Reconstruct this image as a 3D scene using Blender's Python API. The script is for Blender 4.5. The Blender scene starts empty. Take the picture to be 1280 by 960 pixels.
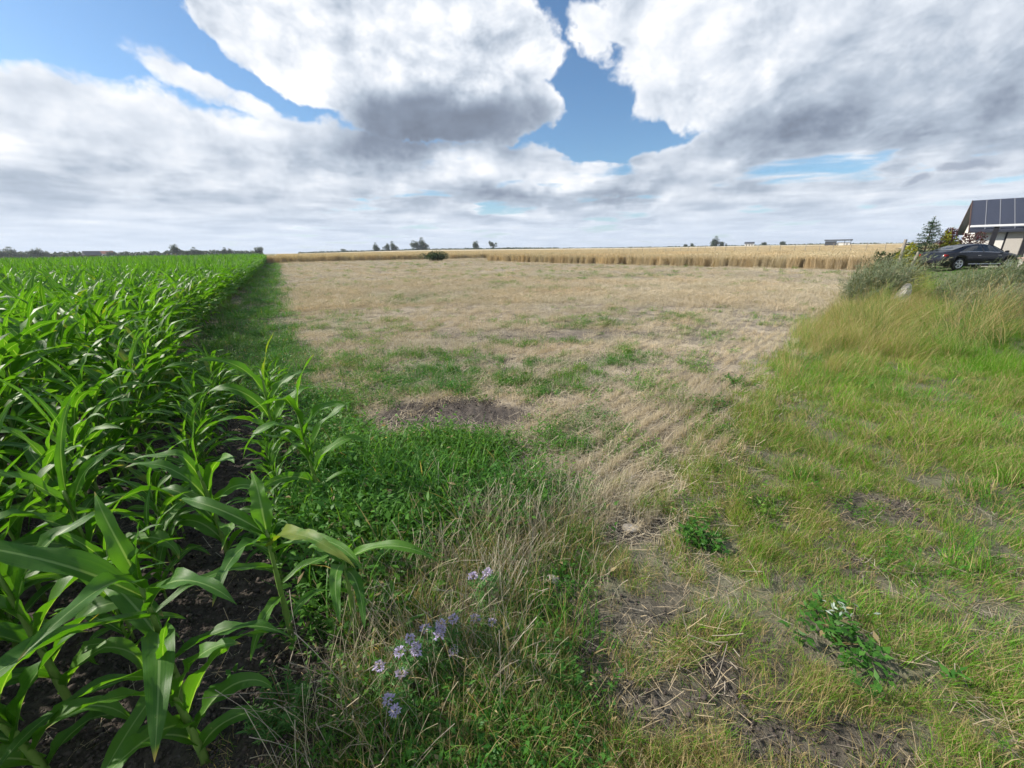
import bpy, math, random, os
import numpy as np
R = math.radians
rng = np.random.default_rng(7)
random.seed(7)
S = bpy.context.scene
COL = S.collection

# ------------------------------------------------------------------ camera
EYE = 1.6
cam = bpy.data.cameras.new('camera')
cam.sensor_width = 36.0
cam.lens = 36.0 * 500.0 / 1280.0
cam.clip_start = 0.02
cam.clip_end = 20000
camo = bpy.data.objects.new('camera', cam)
COL.objects.link(camo)
from mathutils import Matrix, Euler
PITCH, ROLL = 18.37, -0.6
camo.matrix_world = (Matrix.Translation((0, 0, EYE)) @ Matrix.Rotation(R(90 - PITCH), 4, 'X') @ Matrix.Rotation(R(ROLL), 4, 'Z'))
S.camera = camo

# ------------------------------------------------------------------ light
SUN_AZ, SUN_EL = -84.0, 34.0            # degrees clockwise from +Y, elevation
sl = bpy.data.lights.new('sun', 'SUN')
sl.energy = 5.0
sl.angle = R(0.5)
sl.color = (1.0, 0.93, 0.82)
so = bpy.data.objects.new('sun', sl)
COL.objects.link(so)
so.rotation_euler = Euler((R(90 - SUN_EL), 0, R(-SUN_AZ + 180)), 'XYZ')

S.render.engine = 'CYCLES'
S.view_settings.view_transform = 'Standard'
S.view_settings.look = 'None'
S.view_settings.gamma = 1.0
S.view_settings.use_curve_mapping = False
S.view_settings.exposure = 0.44
cy = S.cycles
cy.max_bounces = 4
cy.diffuse_bounces = 2
cy.glossy_bounces = 2
cy.transmission_bounces = 4
cy.transparent_max_bounces = 6
cy.volume_bounces = 0
cy.caustics_reflective = False
cy.caustics_refractive = False
cy.use_denoising = True
cy.adaptive_threshold = 0.02
cy.adaptive_min_samples = 12

# ------------------------------------------------------------------ node helpers
class NT:
    def __init__(self, tree):
        self.t = tree
        self.N = tree.nodes
        self.L = tree.links
    def node(self, kind, **kw):
        n = self.N.new(kind)
        for k, v in kw.items():
            setattr(n, k, v)
        return n
    def put(self, sock, v):
        if isinstance(v, bpy.types.NodeSocket):
            self.L.new(v, sock)
        elif v is not None:
            if hasattr(sock.default_value, '__len__') and not hasattr(v, '__len__'):
                v = (v,) * len(sock.default_value)
            if hasattr(sock.default_value, '__len__') and len(sock.default_value) == 4 and len(v) == 3:
                v = (*v, 1)
            sock.default_value = v
    def m(self, op, a, b=None, c=None, clamp=False):
        n = self.node('ShaderNodeMath', operation=op, use_clamp=clamp)
        self.put(n.inputs[0], a)
        if b is not None: self.put(n.inputs[1], b)
        if c is not None: self.put(n.inputs[2], c)
        return n.outputs[0]
    def add(self, a, b): return self.m('ADD', a, b)
    def sub(self, a, b): return self.m('SUBTRACT', a, b)
    def mul(self, a, b): return self.m('MULTIPLY', a, b)
    def v(self, op, a, b=None, scale=None):
        n = self.node('ShaderNodeVectorMath', operation=op)
        self.put(n.inputs[0], a)
        if b is not None: self.put(n.inputs[1], b)
        if scale is not None: self.put(n.inputs['Scale'], scale)
        return n.outputs[0] if op not in ('LENGTH', 'DOT_PRODUCT') else n.outputs[1]
    def xyz(self, x, y, z):
        n = self.node('ShaderNodeCombineXYZ')
        for i, q in enumerate((x, y, z)): self.put(n.inputs[i], q)
        return n.outputs[0]
    def sep(self, a):
        n = self.node('ShaderNodeSeparateXYZ'); self.put(n.inputs[0], a)
        return n.outputs
    def noise(self, vec, scale, detail=4, rough=0.5, dist=0.0, lac=2.0):
        n = self.node('ShaderNodeTexNoise')
        self.put(n.inputs['Vector'], vec)
        self.put(n.inputs['Scale'], scale); self.put(n.inputs['Detail'], detail)
        self.put(n.inputs['Roughness'], rough); self.put(n.inputs['Distortion'], dist)
        self.put(n.inputs['Lacunarity'], lac)
        return n.outputs['Fac']
    def ss(self, x, a, b, lo=0.0, hi=1.0):
        n = self.node('ShaderNodeMapRange', interpolation_type='SMOOTHSTEP')
        self.put(n.inputs[0], x); self.put(n.inputs[1], a); self.put(n.inputs[2], b)
        self.put(n.inputs[3], lo); self.put(n.inputs[4], hi)
        return n.outputs[0]
    def lin(self, x, a, b, lo=0.0, hi=1.0):
        n = self.node('ShaderNodeMapRange')
        self.put(n.inputs[0], x); self.put(n.inputs[1], a); self.put(n.inputs[2], b)
        self.put(n.inputs[3], lo); self.put(n.inputs[4], hi)
        return n.outputs[0]
    def mix(self, f, a, b, blend='MIX'):
        n = self.node('ShaderNodeMix', data_type='RGBA', blend_type=blend)
        self.put(n.inputs[0], f); self.put(n.inputs[6], a); self.put(n.inputs[7], b)
        return n.outputs[2]
    def attr(self, name, kind='GEOMETRY'):
        n = self.node('ShaderNodeAttribute', attribute_name=name, attribute_type=kind)
        return n.outputs
    def ramp(self, f, stops):
        n = self.node('ShaderNodeValToRGB')
        el = n.color_ramp.elements
        while len(el) < len(stops): el.new(0.5)
        for e, (p, c) in zip(el, stops):
            e.position = p; e.color = (*c, 1)
        self.put(n.inputs[0], f)
        return n.outputs[0]

# ------------------------------------------------------------------ world: sky and clouds
W = bpy.data.worlds.new('World')
S.world = W
W.use_nodes = True
W.node_tree.nodes.clear()
n = NT(W.node_tree)
SKY = 0.1
sky = n.node('ShaderNodeTexSky', sky_type='NISHITA', sun_disc=False)
sky.sun_elevation = R(SUN_EL)
sky.sun_rotation = R(SUN_AZ)
sky.air_density = 1.0
sky.dust_density = 0.6
sky.ozone_density = 2.0
D = n.v('NORMALIZE', n.node('ShaderNodeTexCoord').outputs['Generated'])
dx, dy, dz = n.sep(D)
azr = n.mul(n.m('ARCTAN2', dx, dy), 57.29578)
elr = n.mul(n.m('ARCSINE', dz), 57.29578)
zz = n.add(n.m('MAXIMUM', dz, 0.0), 0.07)
PL = n.xyz(n.m('DIVIDE', dx, zz), n.m('DIVIDE', dy, zz), 0.0)       # flat cloud deck seen in perspective
# billowing warp of the angular position
w1 = n.node('ShaderNodeTexNoise'); n.put(w1.inputs['Vector'], D); n.put(w1.inputs['Scale'], 5.0); n.put(w1.inputs['Detail'], 6.0); n.put(w1.inputs['Roughness'], 0.58)
wv = n.sep(w1.outputs['Color'])
az = n.add(azr, n.mul(n.sub(wv[0], 0.5), 15.0))
el = n.add(elr, n.mul(n.sub(wv[1], 0.5), 8.0))
def blob(a0, e0, ra, re, soft=1.0, a=az, e=el):
    x = n.m('DIVIDE', n.sub(a, a0), ra)
    y = n.m('DIVIDE', n.sub(e, e0), re)
    d = n.m('SQRT', n.add(n.mul(x, x), n.mul(y, y)))
    return n.ss(d, 1.0 + soft * 0.5, 1.0 - soft * 0.5)
def total(items):
    acc = None
    for w_, s_ in items:
        t = n.mul(s_, w_)
        acc = t if acc is None else n.add(acc, t)
    return acc
fbm_pl = n.noise(PL, 0.9, 9, 0.56, 0.3)
LDIR = (-0.034, 0.0, 0.034)
Dst = n.v('MULTIPLY', D, (1.0, 1.0, 1.5))
def puff(vec):
    return n.noise(vec, 7.5, 9, 0.60, 0.2)
p0 = puff(Dst)
p1 = puff(n.v('ADD', Dst, LDIR))
relief = n.sub(p0, p1)                            # sun-facing flank of each billow
# -- coverage
cum = blob(-13, 22.0, 20.5, 7.6, 0.24)            # the big cumulus
cum = n.m('MAXIMUM', cum, blob(-7, 15.8, 13.5, 3.8, 0.4))
deck = blob(52, 18.5, 39.0, 9.5, 0.24)            # grey deck to the right
deck = n.m('MAXIMUM', deck, blob(24, 24, 12, 5.0, 0.4))
wisp = blob(11.0, 22.5, 2.8, 2.6, 1.0)
veil = blob(-48, 7.5, 27, 8.0, 0.5)
veil = n.m('MAXIMUM', veil, blob(-23, 10.5, 13, 4.0, 0.6))
streak = blob(-35, n.add(16.6, n.mul(n.add(azr, 35.0), -0.36)), 11, 1.5, 1.2)
low = n.ss(el, 13.6, 11.0)
low = n.mul(low, n.add(0.58, n.mul(n.ss(fbm_pl, 0.34, 0.60), 0.5)))
outside = n.mul(n.m('MAXIMUM', n.ss(n.m('ABSOLUTE', azr), 58, 90), n.ss(elr, 30, 42)), n.ss(fbm_pl, 0.42, 0.58))
gap = n.m('MAXIMUM', blob(13.0, 14.4, 8.5, 3.2, 0.9), blob(-42, 20.5, 12.0, 4.4, 0.6))
big = n.m('MAXIMUM', cum, deck)
base_cov = n.m('MAXIMUM', big, n.m('MAXIMUM', n.mul(veil, 0.86), n.m('MAXIMUM', n.mul(wisp, 0.72), n.mul(streak, 0.72))))
base_cov = n.m('MAXIMUM', base_cov, n.m('MAXIMUM', low, outside))
base_cov = n.m('SUBTRACT', base_cov, n.mul(n.mul(gap, 0.5), n.sub(1.0, big)))
pmix = n.mix(n.ss(elr, 13.0, 8.0), p0, fbm_pl)
cov_n = n.add(base_cov, n.mul(n.sub(pmix, 0.5), 1.5))
cov = n.ss(cov_n, 0.28, 0.66)
# -- brightness of the cloud
base_dark = blob(-9.0, 14.2, 14.0, 3.0, 1.1)
dark = total([(0.52, base_dark), (0.05, blob(-3, 19.0, 9, 3.0, 1.6)),
              (0.22, blob(42, 10.8, 27, 3.4, 1.5)), (0.12, blob(46, 17.0, 28, 7.0, 1.5)),
              (0.24, blob(3, 7.0, 21, 1.3, 1.2)), (0.10, blob(-40, 6.2, 20, 1.5, 1.4)),
              (0.18, blob(-20, 11.2, 10, 1.6, 1.3)), (0.12, blob(24, 4.2, 20, 0.8, 1.3)), (0.10, blob(-14, 3.8, 22, 0.7, 1.3))])
light = total([(0.14, blob(-25, 18.0, 4.5, 3.2, 1.5)), (0.10, blob(-13, 19.5, 6, 2.4, 1.5)), (0.16, blob(7.0, 19.5, 4.0, 3.0, 1.5)),
               (0.12, blob(19, 19.0, 6, 5.0, 1.5)), (0.10, blob(6, 9.0, 7, 1.0, 1.3)), (0.12, blob(-21, 14.2, 4, 1.3, 1.3))])
stria = n.mul(n.sub(n.noise(PL, 1.15, 7, 0.52, 0.2), 0.5), n.ss(elr, 16, 9, 0.10, 0.72))
rel_amt = n.add(n.add(n.mul(cum, 0.6), n.mul(deck, 0.3)), n.ss(elr, 2.0, 9.0, 0.25, 0.8))
bright = n.add(n.add(n.sub(n.add(n.ss(elr, 5.0, 12.0, 0.72, 0.78), light), dark), n.mul(n.mul(relief, rel_amt), n.sub(1.0, n.mul(base_dark, 0.65)))), n.mul(stria, n.sub(1.0, n.mul(base_dark, 0.6))))
bright = n.add(bright, n.ss(cov_n, 0.90, 0.45, 0.0, 0.10))
ccol = n.ramp(bright, [(0.0, (0.10, 0.115, 0.15)), (0.30, (0.20, 0.24, 0.31)), (0.55, (0.365, 0.42, 0.50)), (0.76, (0.58, 0.622, 0.685)), (1.0, (0.84, 0.84, 0.85))])
small = n.m('MAXIMUM', blob(46.0, 6.2, 2.0, 0.55, 0.9), blob(42.3, 5.5, 1.0, 0.45, 0.9))
ccol = n.mix(n.mul(small, 0.7), ccol, (0.25, 0.29, 0.37))
blue = n.v('MULTIPLY', sky.outputs[0], (SKY * 0.80, SKY * 0.98, SKY * 1.10))
skyc = n.mix(cov, blue, ccol)
hz = n.ss(elr, 7.0, 0.0, 0.0, 0.70)
skyc = n.mix(hz, skyc, (0.52, 0.60, 0.72))
bg = n.node('ShaderNodeBackground')
n.put(bg.inputs['Color'], n.v('SCALE', skyc, scale=1.0 / SKY)); n.put(bg.inputs['Strength'], SKY)
n.L.new(bg.outputs[0], n.node('ShaderNodeOutputWorld').inputs[0])
W.cycles.sampling_method = 'MANUAL'
W.cycles.sample_map_resolution = 512


# ------------------------------------------------------------------ object helpers
def tag(o, label=None, cat=None, group=None, kind=None):
    if label: o['label'] = label
    if cat: o['category'] = cat
    if group: o['group'] = group
    if kind: o['kind'] = kind
    return o
def empty(name, loc=(0, 0, 0), rz=0.0):
    o = bpy.data.objects.new(name, None)
    o.empty_display_size = 0.1
    COL.objects.link(o)
    o.location = loc
    o.rotation_euler = (0, 0, rz)
    return o
def link(name, me, parent=None, loc=None):
    o = bpy.data.objects.new(name, me)
    COL.objects.link(o)
    if parent is not None: o.parent = parent
    if loc is not None: o.location = loc
    return o
def mesh_np(name, v, f, mats, attrs=None, smooth=False, uv=None, matidx=None):
    """v (n,3) array, f (m,k) array with constant k or a list of lists"""
    me = bpy.data.meshes.new(name)
    v = np.asarray(v, dtype=np.float32)
    if isinstance(f, np.ndarray):
        k = f.shape[1]
        me.vertices.add(len(v)); me.vertices.foreach_set('co', v.ravel())
        me.loops.add(f.size); me.loops.foreach_set('vertex_index', f.astype(np.int32).ravel())
        me.polygons.add(len(f))
        me.polygons.foreach_set('loop_start', np.arange(0, f.size, k, dtype=np.int32))
        me.update(calc_edges=True)
    else:
        me.from_pydata([tuple(map(float, q)) for q in v], [], f)
    for m_ in (mats if isinstance(mats, (list, tuple)) else [mats]):
        me.materials.append(m_)
    if attrs:
        for nm, (typ, dom, data) in attrs.items():
            a = me.attributes.new(nm, typ, dom)
            key = {'FLOAT': 'value', 'INT': 'value', 'FLOAT_VECTOR': 'vector', 'FLOAT_COLOR': 'color', 'FLOAT2': 'vector'}[typ]
            a.data.foreach_set(key, np.asarray(data, dtype=(np.int32 if typ == 'INT' else np.float32)).ravel())
    if matidx is not None:
        me.polygons.foreach_set('material_index', np.asarray(matidx, dtype=np.int32))
    if smooth:
        me.polygons.foreach_set('use_smooth', np.ones(len(me.polygons), dtype=bool))
    me.update()
    return me
class MB:
    """collects simple solids for ONE mesh"""
    def __init__(s): s.v = []; s.f = []
    def raw(s, v, f):
        b = len(s.v); s.v += [tuple(q) for q in v]; s.f += [[i + b for i in q] for q in f]; return s
    def box(s, x0, x1, y0, y1, z0, z1, bev=0.0):
        v = [(x0, y0, z0), (x1, y0, z0), (x1, y1, z0), (x0, y1, z0), (x0, y0, z1), (x1, y0, z1), (x1, y1, z1), (x0, y1, z1)]
        return s.raw(v, [[0, 3, 2, 1], [4, 5, 6, 7], [0, 1, 5, 4], [1, 2, 6, 5], [2, 3, 7, 6], [3, 0, 4, 7]])
    def tube(s, pts, rad, k=6, cap=True):
        pts = np.array(pts, float); nn = len(pts)
        rad = np.broadcast_to(np.asarray(rad, float), (nn,))
        v = []; f = []
        for i in range(nn):
            d = pts[min(i + 1, nn - 1)] - pts[max(i - 1, 0)]
            d = d / (np.linalg.norm(d) + 1e-9)
            a = np.cross(d, (0.31, 0.85, 0.42)); a /= np.linalg.norm(a) + 1e-9
            b = np.cross(d, a)
            for j in range(k):
                t = 2 * math.pi * j / k
                v.append(pts[i] + rad[i] * (math.cos(t) * a + math.sin(t) * b))
        for i in range(nn - 1):
            for j in range(k):
                f.append([i * k + j, i * k + (j + 1) % k, (i + 1) * k + (j + 1) % k, (i + 1) * k + j])
        if cap:
            f.append(list(range(k))[::-1]); f.append([(nn - 1) * k + j for j in range(k)])
        return s.raw(v, f)
    def prism(s, poly, y0, y1):      # polygon in x,z extruded along y
        k = len(poly)
        v = [(p[0], y0, p[1]) for p in poly] + [(p[0], y1, p[1]) for p in poly]
        f = [list(range(k)), [k + i for i in range(k)][::-1]]
        f += [[i, k + i, k + (i + 1) % k, (i + 1) % k] for i in range(k)]
        return s.raw(v, f)
    def build(s, name, mat, parent=None, loc=None, smooth=False, bevel=0.0):
        me = mesh_np(name, np.array(s.v), s.f, mat, smooth=smooth)
        import bmesh
        bm = bmesh.new(); bm.from_mesh(me); bmesh.ops.recalc_face_normals(bm, faces=bm.faces)
        if bevel: bmesh.ops.bevel(bm, geom=list(bm.edges), offset=bevel, segments=2, affect='EDGES', clamp_overlap=True)
        bm.to_mesh(me); bm.free()
        return link(name, me, parent, loc)

# ------------------------------------------------------------------ noise + terrain functions
_perm = rng.random((256, 256)).astype(np.float64)
def vnoise(x, y):
    xi = np.floor(x).astype(int); yi = np.floor(y).astype(int)
    fx = x - xi; fy = y - yi
    fx = fx * fx * (3 - 2 * fx); fy = fy * fy * (3 - 2 * fy)
    a = _perm[xi & 255, yi & 255]; b = _perm[(xi + 1) & 255, yi & 255]
    c = _perm[xi & 255, (yi + 1) & 255]; d = _perm[(xi + 1) & 255, (yi + 1) & 255]
    return (a * (1 - fx) + b * fx) * (1 - fy) + (c * (1 - fx) + d * fx) * fy
def fbm(x, y, o=4, g=0.5):
    x = np.asarray(x, float); y = np.asarray(y, float)
    s_ = 0; a = 1; t = 0
    for i in range(o):
        s_ = s_ + a * vnoise(x * 2 ** i + 17.3 * i, y * 2 ** i + 5.1 * i); t += a; a *= g
    return s_ / t
def sst(a, b, x):
    t = np.clip((np.asarray(x, float) - a) / (b - a), 0, 1)
    return t * t * (3 - 2 * t)
def UV(x, y): return -0.485 * x + 0.875 * y, 0.875 * x + 0.485 * y      # along / across the maize rows
def xy_of(u, v): return -0.485 * u + 0.875 * v, 0.875 * u + 0.485 * v
def bank(x, y): return 0.72 * x - 0.69 * y + 1.15                        # >0 : grass side of the right field edge
def hgt(x, y):
    x = np.asarray(x, float); y = np.asarray(y, float)
    d = np.hypot(x, y)
    az_ = np.degrees(np.arctan2(x, y))
    near = 1.0 - sst(25, 60, d)
    z = near * (0.07 * (fbm(x * 0.55, y * 0.55, 3) - 0.5) + 0.035 * (fbm(x * 3.1, y * 3.1, 3) - 0.5) + 0.016 * (fbm(x * 14, y * 14, 2) - 0.5))
    z = z + 0.40 * sst(0.2, 4.0, bank(x, y)) * sst(8, 18, d)
    z = z + 0.30 * sst(40, 72, d) * sst(-60, -20, az_)
    z = z + 2.6 * sst(110, 460, d) * sst(-34, -8, az_)
    z = z + 0.6 * sst(110, 300, d) * sst(15, 35, az_)
    return z
def wheat_in(x, y, erode=0.0):
    s1 = 0.724 * (x + 3.5) + 0.689 * (y - 62.0)                         # behind front edge of right block
    s1 = np.minimum(s1, x + 3.5 - 0.02 * (y - 62))
    s1 = np.minimum(s1, -bank(x, y) - 0.3)
    s2 = -0.548 * (x + 33.0) + 0.836 * (y - 64.0)
    s2 = np.minimum(s2, 0.875 * x + 0.485 * y + 2.0)
    return np.maximum(s1, s2) > erode
def ell(x, y, cx, cy, rx, ry, ang=0.0, soft=0.35):
    c, s_ = math.cos(R(ang)), math.sin(R(ang))
    a = ((x - cx) * c + (y - cy) * s_) / rx; b = (-(x - cx) * s_ + (y - cy) * c) / ry
    q = np.sqrt(a * a + b * b) + 0.55 * (fbm(x * 2.3 + 9, y * 2.3, 3) - 0.5)
    return 1 - sst(1 - soft, 1 + soft, q)
def zones(x, y):
    """weights of cover on the ground: soil, straw (stubble field), weed green, grass"""
    x = np.asarray(x, float); y = np.asarray(y, float)
    u, v = UV(x, y); b = bank(x, y); d = np.hypot(x, y)
    wob = 0.5 * (fbm(x * 1.3, y * 1.3, 3) - 0.5)
    corn = sst(-1.5, -1.95, v + wob * 0.4)
    corn = np.maximum(corn, sst(0.25, -0.25, v + wob) * sst(5.6, 4.6, u))
    verge = sst(0.5, -0.25, v + 0.9 * wob) * (1 - corn)                                           # green strip along the maize
    grass = sst(-0.35, 0.5, b + 1.2 * wob)
    field = np.clip(1 - corn - verge - grass, 0, 1)
    n1 = fbm(x * 0.33 + 31, y * 0.33, 4); n2 = fbm(x * 1.1 + 3, y * 1.1 + 8, 4)
    weeds = field * (sst(0.56, 0.70, n1 * 0.55 + n2 * 0.45) * 0.9)
    green = np.maximum.reduce([
        ell(x, y, -0.75, 2.60, 0.95, 0.60, 10), ell(x, y, -1.9, 4.0, 0.7, 1.2, 29), ell(x, y, -0.2, 2.4, 0.6, 0.35, 0),
        0.95 * ell(x, y, -0.8, 5.1, 2.2, 0.62, -6), 0.8 * ell(x, y, 1.1, 5.9, 1.2, 0.40, 12), 0.75 * ell(x, y, -1.6, 6.0, 1.5, 0.5, 0),
        0.75 * ell(x, y, 1.5, 9.0, 1.1, 0.5, 0), 0.8 * ell(x, y, -3.6, 14.5, 2.2, 1.6, 20), 0.7 * ell(x, y, 8.5, 27, 3.0, 1.6, 0),
        0.55 * ell(x, y, 0.55, 3.4, 0.55, 0.5, 0), 0.6 * ell(x, y, -4.2, 9.6, 0.8, 1.4, 29), 0.6 * ell(x, y, 0.9, 7.4, 1.6, 0.35, 8)]) * (1 - corn) * (1 - grass * 0.8)
    bare = np.maximum.reduce([ell(x, y, -0.68, 3.80, 0.82, 0.52, -8, 0.25), 0.6 * ell(x, y, 0.6, 7.9, 2.2, 0.5, 5), 0.7 * ell(x, y, -2.0, 4.75, 0.5, 0.22, 0)])
    gbare = np.maximum.reduce([ell(x, y, 0.95, 1.17, 0.30, 0.13, 20, 0.4), ell(x, y, 0.50, 1.02, 0.26, 0.11, 0, 0.4), ell(x, y, 0.75, 1.98, 0.22, 0.12, 20, 0.3),
        0.95 * ell(x, y, 2.35, 2.15, 0.38, 0.20, 0), ell(x, y, 1.0, 0.90, 0.36, 0.11, 0, 0.4), 0.9 * ell(x, y, 0.62, 1.42, 0.26, 0.12, 30, 0.4), 0.8 * ell(x, y, 1.75, 2.9, 0.3, 0.14, 30, 0.4), 0.8 * ell(x, y, 0.35, 1.3, 0.16, 0.2, 0), 0.55 * ell(x, y, 1.65, 1.65, 0.3, 0.14, 0)])
    return dict(corn=corn, verge=verge, grass=grass, field=field, weeds=weeds, green=green * (1 - bare), bare=bare, gbare=gbare, n1=n1, n2=n2, u=u, v=v, b=b, d=d)

# ------------------------------------------------------------------ materials
def newmat(name):
    m_ = bpy.data.materials.new(name); m_.use_nodes = True
    m_.node_tree.nodes.clear()
    return m_, NT(m_.node_tree)
def finish(n_, shader, disp=None):
    o = n_.node('ShaderNodeOutputMaterial'); n_.L.new(shader, o.inputs[0])
def principled(n_, col, rough=0.6, spec=0.3, metal=0.0, normal=None, **kw):
    p = n_.node('ShaderNodeBsdfPrincipled')
    n_.put(p.inputs['Base Color'], col); n_.put(p.inputs['Roughness'], rough)
    n_.put(p.inputs['Specular IOR Level'], spec); n_.put(p.inputs['Metallic'], metal)
    if normal is not None: n_.L.new(normal, p.inputs['Normal'])
    for k, q in kw.items(): n_.put(p.inputs[k], q)
    return p.outputs[0]
def bump(n_, h, strength=0.5, dist=0.02):
    b = n_.node('ShaderNodeBump'); n_.put(b.inputs['Height'], h); n_.put(b.inputs['Strength'], strength); n_.put(b.inputs['Distance'], dist)
    return b.outputs[0]
def plain(name, col, rough=0.6, spec=0.3, metal=0.0, var=0.25, scale=8.0, **kw):
    m_, n_ = newmat(name)
    tc = n_.node('ShaderNodeTexCoord').outputs['Object']
    f = n_.noise(tc, scale, 5, 0.6)
    c = n_.mix(f, tuple(q * (1 - var) for q in col), tuple(min(1, q * (1 + var)) for q in col))
    finish(n_, principled(n_, c, rough, spec, metal, bump(n_, f, 0.15, 0.01), **kw))
    return m_
def foliage(name, c1, c2, dry=(0.40, 0.315, 0.165), transl=0.38, rough=0.5, spec=0.25, tbright=1.5, inst=True):
    """leaf blades: 'rnd' per blade, 't' along it; 'tint' and 'dry' come with each tuft"""
    m_, n_ = newmat(name)
    rnd = n_.attr('rnd')[2]; t = n_.attr('t')[2]
    tint = n_.attr('tint', 'INSTANCER')[0]; dr = n_.attr('dry', 'INSTANCER')[2]
    g = n_.mix(n_.m('FRACT', n_.mul(rnd, 7.31)), c1, c2)
    if inst: g = n_.mix(1.0, g, tint, 'MULTIPLY')
    else: dr = 0.03
    f = n_.m('LESS_THAN', rnd, dr)
    tipdry = n_.mul(n_.ss(t, 0.55, 1.0), n_.mul(dr, 0.8))
    f = n_.m('MAXIMUM', f, tipdry)
    val = n_.add(0.65, n_.mul(n_.m('FRACT', n_.mul(rnd, 13.7)), 0.7))
    dc = n_.v('SCALE', dry, scale=val)
    c = n_.mix(f, g, dc)
    p = principled(n_, c, rough, spec)
    tr = n_.node('ShaderNodeBsdfTranslucent')
    n_.put(tr.inputs[0], n_.v('MULTIPLY', c, (tbright * 1.15, tbright * 1.05, tbright * 0.45)))
    mx = n_.node('ShaderNodeMixShader'); n_.put(mx.inputs[0], transl)
    n_.L.new(p, mx.inputs[1]); n_.L.new(tr.outputs[0], mx.inputs[2])
    finish(n_, mx.outputs[0])
    return m_
M = {}
M['grass'] = foliage('grass_blade', (0.068, 0.205, 0.012), (0.145, 0.295, 0.020))
M['weed'] = foliage('weed_leaf', (0.045, 0.15, 0.020), (0.095, 0.24, 0.032))
M['straw'] = foliage('dry_straw', (0.48, 0.415, 0.29), (0.66, 0.59, 0.45), dry=(0.34, 0.295, 0.235), transl=0.15, tbright=1.0)
M['wheat'] = foliage('ripe_wheat', (0.49, 0.41, 0.275), (0.63, 0.55, 0.40), dry=(0.41, 0.33, 0.21), transl=0.25, tbright=1.0)
M['mugwort'] = foliage('mugwort_leaf', (0.10, 0.135, 0.07), (0.21, 0.25, 0.155), dry=(0.33, 0.30, 0.20), transl=0.25)
M['fern'] = foliage('feathery_leaf', (0.06, 0.17, 0.04), (0.11, 0.25, 0.06), inst=False)
M['tree'] = foliage('tree_leaf', (0.028, 0.055, 0.020), (0.05, 0.085, 0.03), transl=0.2, inst=False)
M['pine'] = foliage('conifer_needle', (0.035, 0.085, 0.045), (0.06, 0.12, 0.06), transl=0.15, inst=False)
M['yellow'] = foliage('yellow_leaf', (0.36, 0.34, 0.03), (0.20, 0.25, 0.03), transl=0.3, inst=False)
M['purple'] = foliage('purple_leaf', (0.06, 0.012, 0.02), (0.11, 0.03, 0.035), transl=0.3, inst=False)
M['silver'] = foliage('silvery_leaf', (0.26, 0.34, 0.26), (0.40, 0.46, 0.40), transl=0.2, inst=False)
M['petal'] = foliage('phacelia_petal', (0.42, 0.36, 0.62), (0.60, 0.54, 0.74), dry=(0.45, 0.42, 0.5), transl=0.3, tbright=1.0, inst=False)
M['leafy'] = foliage('leafy_weed', (0.04, 0.14, 0.02), (0.08, 0.21, 0.03), inst=False)
M['straw_d'] = foliage('heap_straw', (0.46, 0.39, 0.28), (0.60, 0.53, 0.40), dry=(0.30, 0.25, 0.19), transl=0.15, tbright=1.0, inst=False)
M['bark'] = plain('bark', (0.10, 0.08, 0.06), 0.9, 0.1)
M['wood'] = plain('weathered_wood', (0.28, 0.25, 0.21), 0.85, 0.15, var=0.35, scale=14)
M['concrete'] = plain('grey_concrete', (0.50, 0.47, 0.42), 0.9, 0.2, var=0.25, scale=20)
M['stone'] = plain('pale_stone', (0.44, 0.40, 0.35), 0.85, 0.2, var=0.3, scale=30)
M['soilclod'] = plain('dry_soil', (0.085, 0.071, 0.062), 0.95, 0.1, var=0.35, scale=40)
M['render_wall'] = plain('white_render', (0.78, 0.76, 0.72), 0.85, 0.2, var=0.05)
M['panel'] = plain('dark_roof_panel', (0.045, 0.05, 0.07), 0.35, 0.5, var=0.15)
M['seam'] = plain('pale_seam', (0.22, 0.23, 0.26), 0.5, 0.4, var=0.1)
M['brownboard'] = plain('brown_board', (0.07, 0.042, 0.036), 0.7, 0.3)
M['anthracite'] = plain('anthracite_metal', (0.02, 0.019, 0.024), 0.45, 0.4, var=0.1)
M['whitemetal'] = plain('white_metal', (0.75, 0.75, 0.76), 0.4, 0.4, var=0.05)
M['blind'] = plain('beige_blind', (0.52, 0.49, 0.45), 0.8, 0.2, var=0.06)
M['brick'] = plain('pink_brick', (0.42, 0.29, 0.25), 0.9, 0.2, var=0.25, scale=6)
M['mortar'] = plain('mortar', (0.42, 0.40, 0.37), 0.95, 0.1)
M['carpaint'] = plain('black_car_paint', (0.006, 0.007, 0.012), 0.3, 0.35, var=0.05, **{'Coat Weight': 0.3, 'Coat Roughness': 0.08})
M['glass'] = plain('tinted_glass', (0.02, 0.025, 0.03), 0.05, 0.8, var=0.05)
M['chrome'] = plain('chrome', (0.75, 0.75, 0.77), 0.22, 0.5, 1.0, var=0.05)
M['alloy'] = plain('alloy_rim', (0.68, 0.68, 0.7), 0.35, 0.5, 0.6, var=0.05)
M['tyre'] = plain('tyre_rubber', (0.02, 0.02, 0.02), 0.85, 0.2)
M['redlamp'] = plain('red_lamp', (0.25, 0.01, 0.01), 0.2, 0.5, var=0.05)
M['clearlamp'] = plain('clear_lamp', (0.6, 0.62, 0.65), 0.1, 0.6, var=0.05)
M['roofdark'] = plain('dark_sheet_roof', (0.06, 0.065, 0.075), 0.6, 0.3)
M['roofred'] = plain('red_tile_roof', (0.20, 0.08, 0.055), 0.8, 0.2)

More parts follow.
